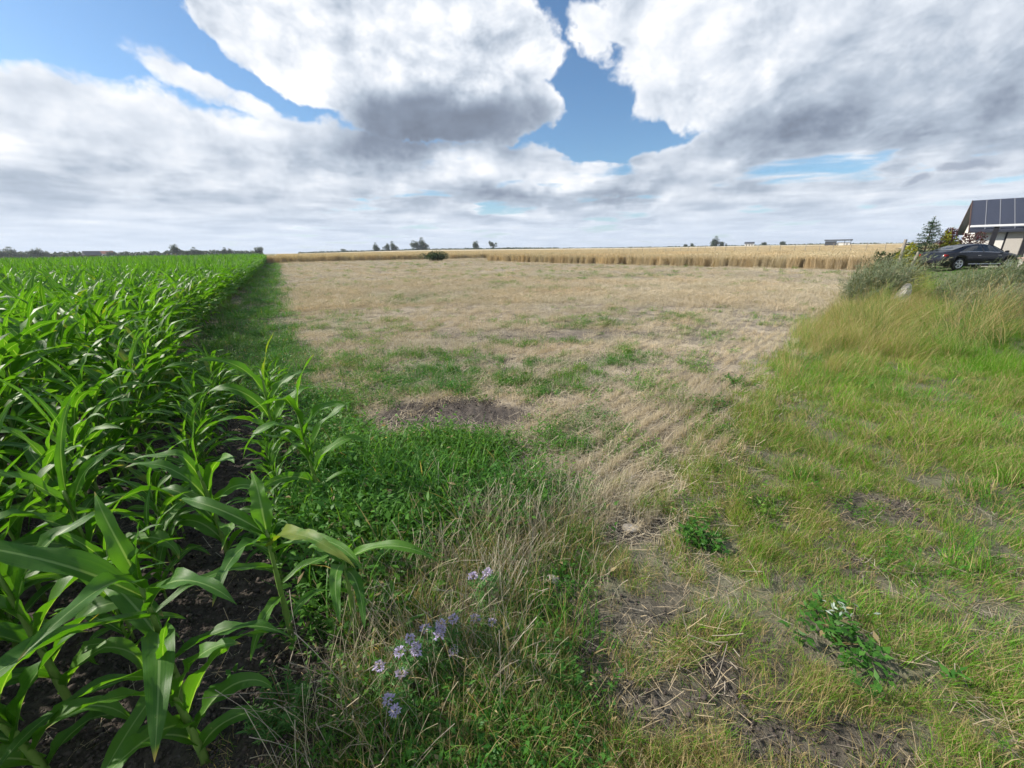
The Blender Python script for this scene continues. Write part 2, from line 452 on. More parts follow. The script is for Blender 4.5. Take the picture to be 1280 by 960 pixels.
def ground_material():
    m_, n_ = newmat('field_ground')
    pos = n_.node('ShaderNodeNewGeometry').outputs['Position']
    zc = n_.attr('zone')[0]; z_ = n_.node('ShaderNodeSeparateColor'); n_.L.new(zc, z_.inputs[0])
    straw, green, far = z_.outputs[0], z_.outputs[1], z_.outputs[2]
    wheat = n_.attr('ripe')[2]; track = n_.attr('track')[2]
    n1 = n_.noise(pos, 3.0, 8, 0.62); n2 = n_.noise(pos, 28.0, 6, 0.6); n3 = n_.noise(pos, 130.0, 3, 0.6)
    # lying straw: thin streaks in two directions
    def streaks(ang, sc):
        mp = n_.node('ShaderNodeMapping'); n_.put(mp.inputs['Vector'], pos); mp.inputs['Rotation'].default_value = (0, 0, ang)
        mp.inputs['Scale'].default_value = (sc, sc * 0.09, 1)
        return n_.ss(n_.noise(mp.outputs[0], 1.0, 3, 0.6, 0.4), 0.52, 0.63)
    st = n_.m('MAXIMUM', streaks(0.5, 120), n_.m('MAXIMUM', streaks(1.7, 100), streaks(2.6, 140)))
    soil = n_.mix(n_.ss(n1, 0.3, 0.7), (0.050, 0.041, 0.037), (0.105, 0.088, 0.079))
    soil = n_.mix(n_.mul(n_.ss(n2, 0.35, 0.65), 0.55), soil, (0.135, 0.115, 0.104))
    soil = n_.mix(n_.attr('soil_dark')[2], soil, n_.mix(n_.ss(n2, 0.35, 0.65), (0.024, 0.020, 0.018), (0.062, 0.052, 0.046)))  # darker soil colour under the maize and in the bare patches
    litter = n_.mix(n3, (0.34, 0.29, 0.215), (0.56, 0.49, 0.38))
    fs = n_.mul(straw, n_.m('MAXIMUM', st, n_.ss(n_.add(n1, n_.mul(n2, 0.5)), 0.55, 0.95)))
    c = n_.mix(fs, soil, litter)
    c = n_.mix(n_.mul(green, n_.ss(n_.add(n2, n_.mul(n1, 0.6)), 0.45, 0.9)), c, n_.mix(n3, (0.035, 0.07, 0.018), (0.10, 0.15, 0.035)))
    nb = n_.noise(pos, 0.02, 4, 0.5)
    farc = n_.mix(n_.ss(nb, 0.42, 0.58), (0.30, 0.235, 0.12), (0.12, 0.15, 0.05))
    c = n_.mix(far, c, farc)
    c = n_.mix(wheat, c, n_.mix(n1, (0.42, 0.33, 0.18), (0.55, 0.45, 0.26)))
    # tractor lugs pressed into the bare patch
    px, py, _ = n_.sep(pos)
    wv_ = n_.node('ShaderNodeTexWave', wave_type='BANDS', bands_direction='X'); n_.put(wv_.inputs['Vector'], n_.xyz(n_.add(px, n_.mul(py, 0.12)), py, 0.0)); n_.put(wv_.inputs['Scale'], 3.2); n_.put(wv_.inputs['Distortion'], 4.5); n_.put(wv_.inputs['Detail'], 3.0)
    h = n_.add(n_.add(n_.mul(n2, 0.6), n_.mul(n3, 0.25)), n_.add(n_.mul(fs, 0.4), n_.mul(n_.mul(wv_.outputs['Fac'], track), 0.3)))
    finish(n_, principled(n_, c, 0.95, 0.12, 0, bump(n_, h, 0.9, 0.02)))
    return m_
M['ground'] = ground_material()

# ------------------------------------------------------------------ the ground
def polar(r0, r1, nr, a0, a1, na):
    rr = np.geomspace(r0, r1, nr); aa = np.radians(np.linspace(a0, a1, na))
    A, RR = np.meshgrid(aa, rr)
    return RR * np.sin(A), RR * np.cos(A)
def grid_faces(nr, na, wrap=False):
    i = np.arange(nr - 1)[:, None]; j = np.arange(na - (0 if wrap else 1))[None, :]
    a = i * na + j; b = i * na + (j + 1) % na
    return np.stack([a, b, b + na, a + na], -1).reshape(-1, 4)
aa = np.radians(np.concatenate([np.linspace(-68, 68, 460), np.linspace(68, 292, 62)[1:-1]]))
rr = np.concatenate([[0.15], np.geomspace(0.45, 9000, 380)])
A, RR = np.meshgrid(aa, rr)
gx, gy = RR * np.sin(A), RR * np.cos(A)
gz = hgt(gx, gy)
zt = zones(gx, gy)
far = sst(110, 200, zt['d'])
strawa = np.clip(zt['field'] * (0.95 - 0.5 * zt['weeds']) + zt['grass'] * 0.45 + zt['verge'] * 0.10 + 0.05 * zt['corn'], 0, 1) * (1 - 0.9 * zt['bare']) * (1 - 0.7 * zt['gbare'])
greena = np.clip(zt['grass'] * (0.40 + 0.45 * sst(8, 20, zt['d'])) + zt['verge'] * 0.6 + zt['green'] * 0.7 + zt['weeds'] * 0.35, 0, 1) * (1 - 0.9 * zt['bare']) * (1 - 0.8 * zt['gbare'])
ripe = wheat_in(gx, gy, 0.3).astype(float)
zone = np.stack([strawa, greena, far * (1 - ripe), np.ones_like(far)], -1)
track = zt['bare'] * (gy < 4.4) * (np.abs(gx + 0.45) < 0.6)
me = mesh_np('ground', np.stack([gx, gy, gz], -1).reshape(-1, 3), grid_faces(len(rr), len(aa), True)[:, ::-1].copy(), M['ground'],
             {'zone': ('FLOAT_COLOR', 'POINT', zone.reshape(-1, 4)), 'ripe': ('FLOAT', 'POINT', ripe), 'track': ('FLOAT', 'POINT', track), 'soil_dark': ('FLOAT', 'POINT', np.clip(zt['corn'] + 0.7 * zt['bare'] + 0.6 * zt['gbare'], 0, 1) * 0.85)}, smooth=True)
tag(link('ground', me), 'flat farmland of dark soil with straw litter and sparse green', kind='structure')

# ------------------------------------------------------------------ scattering (stuff nobody could count)
def scatter(name, x, y, protos, size, label, tint=None, dry=0.0, idx=None, rz=None, tilt=0.12, parent=None, dz=0.0, wind=0.0, cat=None):
    k = len(x)
    z = hgt(x, y) + dz
    v = np.stack([x, y, z], -1)
    if idx is None: idx = rng.integers(0, len(protos), k)
    if rz is None: rz = rng.random(k) * 6.2832
    rot = np.stack([rng.normal(0, tilt, k) , rng.normal(0, tilt, k), rz], -1)
    if tint is None: tint = np.ones((k, 3))
    tint = np.concatenate([tint, np.ones((k, 1))], 1)
    me = mesh_np(name, v, [], [], {'rot': ('FLOAT_VECTOR', 'POINT', rot), 'scl': ('FLOAT', 'POINT', np.broadcast_to(size, (k,))),
        'idx': ('INT', 'POINT', idx), 'tint': ('FLOAT_COLOR', 'POINT', tint), 'dry': ('FLOAT', 'POINT', np.broadcast_to(dry, (k,)))})
    o = link(name, me, parent)
    coll = bpy.data.collections.new(name + '_kinds')
    for i, pm in enumerate(protos):
        coll.objects.link(bpy.data.objects.new(f'{name}_kind_{i:02d}', pm))
    ng = bpy.data.node_groups.new(name + '_scatter', 'GeometryNodeTree')
    ng.interface.new_socket('Geometry', in_out='INPUT', socket_type='NodeSocketGeometry')
    ng.interface.new_socket('Geometry', in_out='OUTPUT', socket_type='NodeSocketGeometry')
    N, L = ng.nodes, ng.links
    gi, go = N.new('NodeGroupInput'), N.new('NodeGroupOutput')
    ci = N.new('GeometryNodeCollectionInfo'); ci.inputs['Collection'].default_value = coll
    ci.inputs['Separate Children'].default_value = True; ci.inputs['Reset Children'].default_value = True
    ip = N.new('GeometryNodeInstanceOnPoints'); ip.inputs['Pick Instance'].default_value = True
    mp = N.new('GeometryNodeMeshToPoints')
    def at_(nm, typ):
        q = N.new('GeometryNodeInputNamedAttribute'); q.data_type = typ; q.inputs['Name'].default_value = nm
        return [s_ for s_ in q.outputs if s_.enabled][0]
    L.new(gi.outputs[0], mp.inputs['Mesh']); L.new(mp.outputs[0], ip.inputs['Points'])
    L.new(ci.outputs[0], ip.inputs['Instance']); L.new(at_('idx', 'INT'), ip.inputs['Instance Index'])
    er = N.new('FunctionNodeEulerToRotation'); L.new(at_('rot', 'FLOAT_VECTOR'), er.inputs[0]); L.new(er.outputs[0], ip.inputs['Rotation'])
    L.new(at_('scl', 'FLOAT'), ip.inputs['Scale']); L.new(ip.outputs[0], go.inputs[0])
    md = o.modifiers.new('scatter', 'NODES'); md.node_group = ng
    tag(o, label, cat, kind='stuff')
    return o

def blades(k, radius, length, width, lean=0.25, curve=0.9, segs=4, mat=None, wind=0.0, flat=False, name='tuft', ear=0.0, lift=0.0):
    """k grass blades as strips; length, width = (lo, hi)"""
    rad = radius * np.sqrt(rng.random(k)); ph = rng.random(k) * 6.2832
    bx, by = rad * np.cos(ph), rad * np.sin(ph)
    L_ = rng.uniform(*length, k); w_ = rng.uniform(*width, k)
    phi = rng.random(k) * 6.2832 if radius > 0 else ph
    th0 = np.abs(rng.normal(0, lean, k)); kap = np.abs(rng.normal(curve, curve * 0.45, k))
    if flat:
        th0 = rng.normal(1.48, 0.14, k); kap = rng.normal(0.05, 0.28, k)
    t = np.linspace(0, 1, segs + 1)
    th = th0[:, None] + kap[:, None] * t[None] ** 1.4
    ds = (L_ / segs)[:, None]
    hx = np.concatenate([np.zeros((k, 1)), np.cumsum(np.sin(th[:, :-1]) * ds, 1)], 1)
    hz = np.concatenate([np.zeros((k, 1)), np.cumsum(np.cos(th[:, :-1]) * ds, 1)], 1)
    cx = bx[:, None] + hx * np.cos(phi)[:, None]; cyy = by[:, None] + hx * np.sin(phi)[:, None] - wind * hz * t[None]
    cz = hz + lift + (rng.random(k) * 0.02)[:, None] * (1 if flat else 0)
    tw = phi + 1.5708 + rng.normal(0, 0.5, k)
    prof = np.clip(1.0 - t ** 2.2, 0.06, 1) * np.minimum(1, 0.55 + 1.6 * t)
    if ear > 0:
        prof = np.where(t > 1 - ear, 2.6 * (1 - 0.55 * (t - (1 - ear)) / ear), 0.8)
    if flat: prof = np.ones_like(t)
    hw = 0.5 * w_[:, None] * prof[None]
    vx = np.stack([cx - hw * np.cos(tw)[:, None], cx + hw * np.cos(tw)[:, None]], -1)
    vy = np.stack([cyy - hw * np.sin(tw)[:, None], cyy + hw * np.sin(tw)[:, None]], -1)
    vz = np.stack([cz, cz + (0.15 * hw if flat else 0 * hw)], -1)
    V = np.stack([vx, vy, vz], -1).reshape(-1, 3)
    base = (np.arange(k) * (segs + 1) * 2)[:, None] + (np.arange(segs) * 2)[None]
    F = np.stack([base, base + 1, base + 3, base + 2], -1).reshape(-1, 4)
    rnd = np.repeat(rng.random(k), (segs + 1) * 2); tt = np.tile(np.repeat(t, 2), k)
    return V, F, rnd, tt
def join(parts):
    V, F, r_, t_ = [], [], [], []; b = 0
    for v, f, a, c in parts:
        V.append(v); F.append(f + b); r_.append(a); t_.append(c); b += len(v)
    return np.concatenate(V), np.concatenate(F), np.concatenate(r_), np.concatenate(t_)
def proto(name, parts, mat):
    V, F, r_, t_ = join(parts)
    return mesh_np(name, V, F, mat, {'rnd': ('FLOAT', 'POINT', r_), 't': ('FLOAT', 'POINT', t_)})
def leaves(P, Dr, length, width, fold=0.25, up=None):
    """diamond leaves at points P pointing along Dr : 2 quads each"""
    k = len(P)
    Dr = Dr / (np.linalg.norm(Dr, axis=1, keepdims=True) + 1e-9)
    rv = rng.normal(0, 0.35, (k, 3)) + np.array([0, 0, 1.0])
    sd = np.cross(Dr, rv); sd /= np.linalg.norm(sd, axis=1, keepdims=True) + 1e-9
    nm = np.cross(sd, Dr)
    L_ = np.broadcast_to(length, (k,))[:, None]; w_ = np.broadcast_to(width, (k,))[:, None] * 0.5
    base = P; mid = P + Dr * L_ * 0.5 + nm * L_ * 0.05; tip = P + Dr * L_ - nm * L_ * 0.12
    l1 = P + Dr * L_ * 0.42 + sd * w_ + nm * w_ * fold; r1 = P + Dr * L_ * 0.42 - sd * w_ + nm * w_ * fold
    V = np.stack([base, r1, mid, l1, tip], 1).reshape(-1, 3)
    b = (np.arange(k) * 5)[:, None]
    F = np.concatenate([b + np.array([[0, 1, 4, 2]]), b + np.array([[0, 2, 4, 3]])], 0)
    rnd = np.repeat(rng.random(k), 5); t = np.tile([0, .5, .5, .5, 1.0], k)
    return V, F, rnd, t
def weed_clump(stems, h, spread, nleaf, ll, lw, lean=0.5):
    P, Dv = [], []
    st = []
    for i in range(stems):
        ph = rng.random() * 6.28; ln = abs(rng.normal(0, lean)); H_ = h * rng.uniform(0.55, 1.1)
        b0 = np.array([rng.normal(0, spread * 0.4), rng.normal(0, spread * 0.4), 0])
        for j in range(nleaf):
            t = (j + 0.6 + rng.random() * 0.4) / nleaf
            r_ = math.sin(ln) * H_ * t ** 1.3
            P.append(b0 + [r_ * math.cos(ph), r_ * math.sin(ph), H_ * t * math.cos(ln * 0.7)])
            a = rng.random() * 6.28
            Dv.append([math.cos(a), math.sin(a), rng.uniform(-0.1, 0.9)])
    P = np.array(P); Dv = np.array(Dv)
    return leaves(P, Dv, rng.uniform(ll * 0.6, ll * 1.2, len(P)), rng.uniform(lw * 0.6, lw * 1.2, len(P)))

P_short = [proto('grass_short', [blades(100, 0.14, (0.04, 0.14), (0.0020, 0.0055), 0.5, 0.9, 3, wind=0.15)], M['grass']) for _ in range(5)]
P_long = [proto('grass_long', [blades(88, 0.14, (0.10, 0.30), (0.0022, 0.0060), 0.45, 1.2, 4, wind=0.25), blades(8, 0.13, (0.25, 0.42), (0.0016, 0.0024), 0.3, 0.6, 5, wind=0.2, ear=0.2)], M['grass']) for _ in range(5)]
P_tall = [proto('grass_tall', [blades(60, 0.16, (0.28, 0.62), (0.003, 0.005), 0.35, 0.9, 5, wind=0.35), blades(24, 0.15, (0.45, 0.8), (0.0022, 0.0032), 0.25, 0.6, 5, wind=0.3, ear=0.18)], M['grass']) for _ in range(5)]
P_weed = [proto('weed_low', [weed_clump(26, 0.17, 0.30, 9, 0.044, 0.017, 0.7), blades(24, 0.17, (0.08, 0.22), (0.003, 0.006), 0.6, 1.0, 4)], M['weed']) for _ in range(5)]
P_weedb = [proto('weed_broad', [weed_clump(18, 0.10, 0.26, 6, 0.05, 0.024, 0.8)], M['weed']) for _ in range(4)]
P_blade = [proto('weed_grass', [blades(46, 0.14, (0.12, 0.30), (0.005, 0.010), 0.5, 1.2, 4)], M['weed']) for _ in range(4)]
P_lit = [proto('straw_litter', [blades(52, 0.26, (0.03, 0.15), (0.0016, 0.0034), flat=True, segs=2)], M['straw']) for _ in range(5)]
P_stub = [proto('stubble', [blades(34, 0.17, (0.05, 0.13), (0.003, 0.0045), 0.16, 0.1, 1), blades(30, 0.2, (0.06, 0.2), (0.002, 0.004), flat=True, segs=1)], M['straw']) for _ in range(5)]
def row_stub():
    V, F, r_, t_ = blades(40, 0.2, (0.05, 0.14), (0.003, 0.0048), 0.16, 0.1, 1)
    k = len(V) // 4
    base = V.reshape(k, 4, 3); off = base[:, :1, 1].copy(); base[:, :, 1] += (rng.normal(0, 0.014, k) - off[:, 0])[:, None]
    return [(base.reshape(-1, 3), F, r_, t_), blades(16, 0.2, (0.06, 0.22), (0.002, 0.004), flat=True, segs=1)]
P_row = [proto('stubble_row', row_stub(), M['straw']) for _ in range(6)]
P_stubp = [proto('stubble_patch', [blades(60, 0.36, (0.06, 0.15), (0.005, 0.009), 0.2, 0.1, 1), blades(44, 0.40, (0.1, 0.35), (0.005, 0.009), flat=True, segs=1)], M['straw']) for _ in range(4)]
P_oat = [proto('dry_stalks', [blades(22, 0.12, (0.22, 0.48), (0.0016, 0.003), 0.28, 0.7, 5, ear=0.16, wind=0.1), blades(20, 0.14, (0.1, 0.3), (0.002, 0.005), 0.6, 1.4, 4)], M['straw']) for _ in range(4)]

def inview(x, y, ext=58):
    return np.abs(np.degrees(np.arctan2(x, y))) < ext
def pts(n_, r0, r1, power=1.0, ext=57):
    """random points in a wedge in front; density falls as r^-(2-power)..: power 0 -> 1/r^2, 2 -> uniform"""
    a = np.radians(rng.uniform(-ext, ext, n_))
    if power == 0: r_ = np.exp(rng.uniform(math.log(r0), math.log(r1), n_))
    else: r_ = (rng.random(n_) * (r1 ** power - r0 ** power) + r0 ** power) ** (1 / power)
    return r_ * np.sin(a), r_ * np.cos(a)
def keep(x, y, w_):
    q = rng.random(len(x)) < w_
    return x[q], y[q]
SPARE = [(1.36, 1.22, 0.17), (1.07, 1.86, 0.12), (0.19, 1.54, 0.13), (0.70, 1.93, 0.16), (2.1, 3.85, 0.14), (2.75, 4.55, 0.15), (-0.8, 0.95, 0.12)]
def spare(x, y):
    q = np.ones(len(x))
    for a, b, r_ in SPARE: q = q * (np.hypot(x - a, y - b) > r_)
    return q
def tints(x, y, base=(1, 1, 1), amp=0.35, hue=0.12, sc=0.8):
    f = 1 + amp * 2 * (fbm(x * sc + 50, y * sc, 3) - 0.5) + rng.normal(0, 0.10, len(x))
    h = hue * 2 * (fbm(x * sc * 1.7 + 9, y * sc * 1.7 + 70, 3) - 0.5) * 2
    return np.clip(np.stack([base[0] * f * (1 + h), base[1] * f, base[2] * f * (1 - h)], -1), 0.05, 3)

# grass of the near right side
x, y = pts(20500, 0.3, 9.0, 1.0, 78)
z_ = zones(x, y)
w_ = z_['grass'] * (1 - 0.95 * z_['gbare']) * (0.45 + 0.55 * sst(0.40, 0.6, fbm(x * 1.9, y * 1.9, 3))) * spare(x, y)
x, y = keep(x, y, w_); z_ = zones(x, y)
dd = np.hypot(x, y)
lush = np.clip(sst(0.40, 0.60, fbm(x * 0.5 + 4, y * 0.5 + 2, 3) * 0.55 + 0.45 * sst(0.8, 3.6, z_['b'])), 0, 1)
scl = rng.uniform(0.5, 1.05, len(x)) * (0.62 + 0.42 * sst(1.5, 5, dd)) * (0.8 + 0.3 * lush)
scatter('verge_grass', x, y, P_short + P_long, scl, 'rough mown grass, green and yellowed, right of the stubble',
        tints(x, y, (1.03, 1.06, 0.95), 0.3, 0.18), np.clip(0.36 + 0.22 * sst(2.4, 1.2, dd) - 0.31 * lush + rng.normal(0, 0.09, len(x)), 0.02, 0.8),
        idx=np.where(rng.random(len(x)) < 0.30 + 0.25 * lush, rng.integers(5, 10, len(x)), rng.integers(0, 5, len(x))), tilt=0.22)
x, y = pts(3800, 0.75, 14.0, 0.9, 66)
z_ = zones(x, y)
x, y = keep(x, y, z_['grass'] * sst(0.50, 0.66, fbm(x * 0.9 + 40, y * 0.9, 3)) * (1 - z_['gbare']))
scatter('grass_weeds', x, y, P_weedb + P_blade + P_weed, rng.uniform(0.35, 0.8, len(x)), 'broad-leaved weeds growing through the rough grass', tints(x, y, (1.1, 1.05, 1.0), 0.3, 0.15), 0.08)
# farther grass, dry tall band along the bank
x, y = pts(22000, 8.0, 60.0, 0.5)
z_ = zones(x, y)
bb = z_['b']
x, y = keep(x, y, z_['grass'] * (bb < 30)); bb = bank(x, y); dd = np.hypot(x, y)
band = sst(2.3, 1.2, bb + 1.2 * (fbm(x * 0.6, y * 0.6, 2) - 0.5))
tall = rng.random(len(x)) < band * 0.9
lawn = sst(12, 15, dd) * sst(1.6, 2.4, bb)
scatter('bank_grass', x, y, P_long + P_tall, rng.uniform(0.7, 1.0, len(x)) * (0.75 - 0.45 * lawn) * (1 + 0.4 * sst(14, 40, dd)),
        'long wind-swept grass on the bank below the weeds', tints(x, y, (1, 1, 1), 0.25, 0.12, 0.5) * (1 - 0.35 * lawn[:, None] * np.array([[1.2, 0.7, 1]])),
        np.clip(0.14 + 0.40 * band - 0.1 * lawn, 0.02, 0.9), idx=np.where(tall, rng.integers(5, 10, len(x)), rng.integers(0, 5, len(x))))
x, y = pts(3600, 5.2, 16.0, 1.0)
bb = bank(x, y)
x, y = keep(x, y, sst(-0.2, 0.5, bb) * sst(2.0, 0.9, bb + 1.2 * (fbm(x * 0.7, y * 0.7, 2) - 0.5)) * sst(5.6, 9.0, np.hypot(x, y)) * 0.8)
scatter('tall_dry_grass', x, y, P_tall, rng.uniform(0.45, 0.75, len(x)), 'tall straw-coloured grass along the field edge beside the weeds',
        tints(x, y, (1.15, 1.0, 1.0), 0.2, 0.1), np.clip(0.72 + rng.normal(0, 0.12, len(x)), 0.2, 0.95))
# green strip beside the maize and the weed patch in the middle
x, y = pts(30000, 1.5, 80.0, 0.4)
z_ = zones(x, y)
w_ = np.clip(np.maximum(z_['verge'] * (0.5 + 0.5 * sst(0.35, 0.55, z_['n2'])), z_['green'] * (0.16 + 0.70 * sst(0.38, 0.58, fbm(x * 2.6 + 12, y * 2.6, 3)))), 0, 1) * (1 - z_['bare']) * sst(0.35, 0.9, z_['v'] + 2.35 - 1.2 * sst(3, 1.6, np.hypot(x, y)))
w_ = w_ * np.where(np.hypot(x, y) < 1.9, 0.25, 1)
x, y = keep(x, y, w_); z_ = zones(x, y); dd = np.hypot(x, y)
kind = np.where(rng.random(len(x)) < 0.42, rng.integers(0, 5, len(x)), np.where(rng.random(len(x)) < 0.4, rng.integers(5, 9, len(x)), rng.integers(9, 13, len(x))))
hgtf = 0.55 + 0.55 * sst(2.3, 0.4, z_['v']) * sst(6, 3, dd) + 0.25 * z_['verge']
scatter('green_weeds', x, y, P_weed + P_weedb + P_blade, rng.uniform(0.45, 1.25, len(x)) * hgtf * (1 + 0.7 * sst(6, 40, dd)),
        'low bright green weeds and grass between maize and stubble', tints(x, y, (1.0 , 1.0, 1.0), 0.3, 0.15), 0.04, idx=kind)
# scattered weeds in the stubble
x, y = pts(22000, 2.2, 75.0, 0.3)
z_ = zones(x, y)
x, y = keep(x, y, np.clip(z_['weeds'] * 0.55 + 0.05 * z_['field'], 0, 1) * (1 - z_['bare']) * (~wheat_in(x, y))); dd = np.hypot(x, y)
scatter('stubble_weeds', x, y, P_weed + P_weedb, rng.uniform(0.3, 0.75, len(x)) * (1 + 1.0 * sst(6, 40, dd)), 'small green weeds sprouting through the stubble', tints(x, y, (1.3, 1.15, 1.0), 0.25, 0.15), 0.12)
# stubble
x, y = pts(30000, 2.0, 24.0, 0.7)
bq = bank(x, y); bn = np.round(bq / 0.16) * 0.16 + rng.normal(0, 0.012, len(x))      # drill rows parallel to the field edge
x, y = x + (bn - bq) * 0.72, y - (bn - bq) * 0.69
z_ = zones(x, y)
swath = 0.5 + 0.5 * np.sin(bq * 6.2832 / 2.6 + 1.5 * fbm(x * 0.3, y * 0.3, 2))
x, y = keep(x, y, np.clip(z_['field'] * (1 - 0.55 * z_['green']) + 0.10 * z_['verge'], 0, 1) * (1 - 0.97 * z_['bare']) * (0.30 + 0.35 * swath + 0.35 * sst(0.4, 0.6, fbm(x * 0.9 + 77, y * 0.9, 3)))); dd = np.hypot(x, y)
k = len(x)
scatter('stubble', x, y, P_row + P_lit, rng.uniform(0.75, 1.1, k) * (1 + 0.35 * sst(5, 18, dd)), 'cut straw stubble and chaff across the harvested field',
        tints(x, y, (1.0, 0.97, 0.93), 0.22, 0.05, 0.6), np.clip(rng.normal(0.22, 0.12, k), 0, 0.7), idx=np.where(rng.random(k) < 0.68, rng.integers(0, 6, k), rng.integers(6, 11, k)),
        rz=np.where(rng.random(k) < 0.5, 0.0, math.pi) + math.atan2(0.72, 0.69) + rng.normal(0, 0.05, k))
x, y = pts(26000, 13.0, 90.0, 0.5)
z_ = zones(x, y)
x, y = keep(x, y, z_['field'] * (~wheat_in(x, y)) * (0.55 + 0.45 * sst(0.4, 0.6, fbm(x * 0.35 + 7, y * 0.35, 3)))); dd = np.hypot(x, y)
scatter('far_stubble', x, y, P_stubp, rng.uniform(0.8, 1.2, len(x)) * (1 + 0.5 * sst(20, 80, dd)), 'distant stubble of the harvested field before the standing wheat',
        tints(x, y, (1.0, 0.97, 0.93), 0.2, 0.05, 0.25), np.clip(rng.normal(0.2, 0.1, len(x)), 0, 0.7))
# straw litter and dry stalks in the foreground
x, y = pts(5600, 0.5, 6.0, 1.1, 72)
z_ = zones(x, y)
near_edge = (1 - z_['corn']) * np.exp(-((z_['b'] + 0.35) / 0.55) ** 2) * sst(1.2, 2.2, np.hypot(x, y))
x, y = keep(x, y, np.clip(0.13 * z_['grass'] + 0.5 * near_edge + 0.03 * z_['corn'] + 0.06 * z_['verge'], 0, 1) * spare(x, y) * (1 - 0.85 * z_['gbare']) * (1 - 0.9 * z_['bare']))
scatter('straw_litter', x, y, P_lit, rng.uniform(0.5, 1.1, len(x)), 'loose dry straw lying on soil and grass in the foreground', tints(x, y, (0.72, 0.64, 0.55), 0.25, 0.06), np.clip(rng.normal(0.4, 0.2, len(x)), 0, 1))
x, y = pts(4500, 0.85, 4.8, 1.2)
z_ = zones(x, y)
tallz = np.maximum.reduce([ell(x, y, -0.05, 1.75, 0.42, 0.42, 20), 0.7 * ell(x, y, -0.45, 1.35, 0.35, 0.3, 0), 0.8 * ell(x, y, 0.45, 2.25, 0.35, 0.35, 30), 0.45 * ell(x, y, 1.9, 4.2, 0.5, 0.5, 0), 0.5 * ell(x, y, -0.35, 0.98, 0.4, 0.2, 0)])
x, y = keep(x, y, tallz * 0.30 * spare(x, y))
scatter('dry_stalks', x, y, P_oat, rng.uniform(0.45, 0.95, len(x)), 'dead oat-like stalks with bleached ears beside the purple flowers', tints(x, y, (0.78, 0.76, 0.70), 0.2, 0.05), np.clip(rng.normal(0.4, 0.2, len(x)), 0, 1))
x, y = pts(1800, 0.85, 3.2, 1.2)
tz = np.maximum.reduce([ell(x, y, -0.05, 1.6, 0.5, 0.5, 20), ell(x, y, -0.35, 1.15, 0.4, 0.3, 0), 0.8 * ell(x, y, -0.1, 0.98, 0.5, 0.2, 0)])
x, y = keep(x, y, tz * 0.4 * spare(x, y))
scatter('flower_bed_grass', x, y, P_long + P_short, rng.uniform(0.5, 0.9, len(x)), 'thin green and brown grass around the purple flowers', tints(x, y, (0.8, 0.85, 0.9), 0.25, 0.15), 0.38)

# crumbs and clods on the bare soil
def clods(k, rad, lo, hi):
    ph = (1 + 5 ** 0.5) / 2
    iv = np.array([(-1, ph, 0), (1, ph, 0), (-1, -ph, 0), (1, -ph, 0), (0, -1, ph), (0, 1, ph), (0, -1, -ph), (0, 1, -ph), (ph, 0, -1), (ph, 0, 1), (-ph, 0, -1), (-ph, 0, 1)]) / 1.9
    ifc = np.array([(0, 11, 5), (0, 5, 1), (0, 1, 7), (0, 7, 10), (0, 10, 11), (1, 5, 9), (5, 11, 4), (11, 10, 2), (10, 7, 6), (7, 1, 8), (3, 9, 4), (3, 4, 2), (3, 2, 6), (3, 6, 8), (3, 8, 9), (4, 9, 5), (2, 4, 11), (6, 2, 10), (8, 6, 7), (9, 8, 1)])
    V, F = [], []
    for i in range(k):
        s_ = lo + (hi - lo) * rng.random() ** 3
        a = rng.random() * 6.28; r_ = rad * rng.random() ** 0.5
        q = iv * rng.uniform(0.65, 1.25, (12, 1)) * s_ * rng.uniform(0.7, 1.2, (1, 3))
        V.append(q + [r_ * math.cos(a), r_ * math.sin(a), s_ * 0.2]); F.append(ifc + 12 * i)
    return mesh_np('clods', np.concatenate(V), np.concatenate(F), M['soilclod'], smooth=True)
P_clod = [clods(70, 0.22, 0.002, 0.011) for _ in range(5)]
x, y = pts(3600, 0.75, 7.0, 1.0, 68)
z_ = zones(x, y)
x, y = keep(x, y, np.clip(z_['corn'] + 0.35 * z_['bare'] + z_['gbare'] * 0.45 + 0.05 * z_['field'] + 0.15 * z_['verge'], 0, 1))
scatter('soil_crumbs', x, y, P_clod, rng.uniform(0.6, 1.25, len(x)), 'crumbs and small clods of dark soil between plants')
x, y = pts(1500, 9.0, 15.5, 1.0)
bb = bank(x, y); rt = x / y
x, y = keep(x, y, sst(0.2, 1.0, bb) * sst(5.5, 3.0, bb) * (sst(0.80, 0.84, rt) * sst(0.97, 0.92, rt) + 0.35 * sst(1.02, 1.1, rt)))
scatter('bank_stems', x, y, P_tall, rng.uniform(0.8, 1.35, len(x)), 'ragged tall grass stems growing among the grey-green weeds', tints(x, y, (0.95, 0.78, 2.2), 0.25, 0.1), np.clip(0.45 + rng.normal(0, 0.15, len(x)), 0, 0.9))

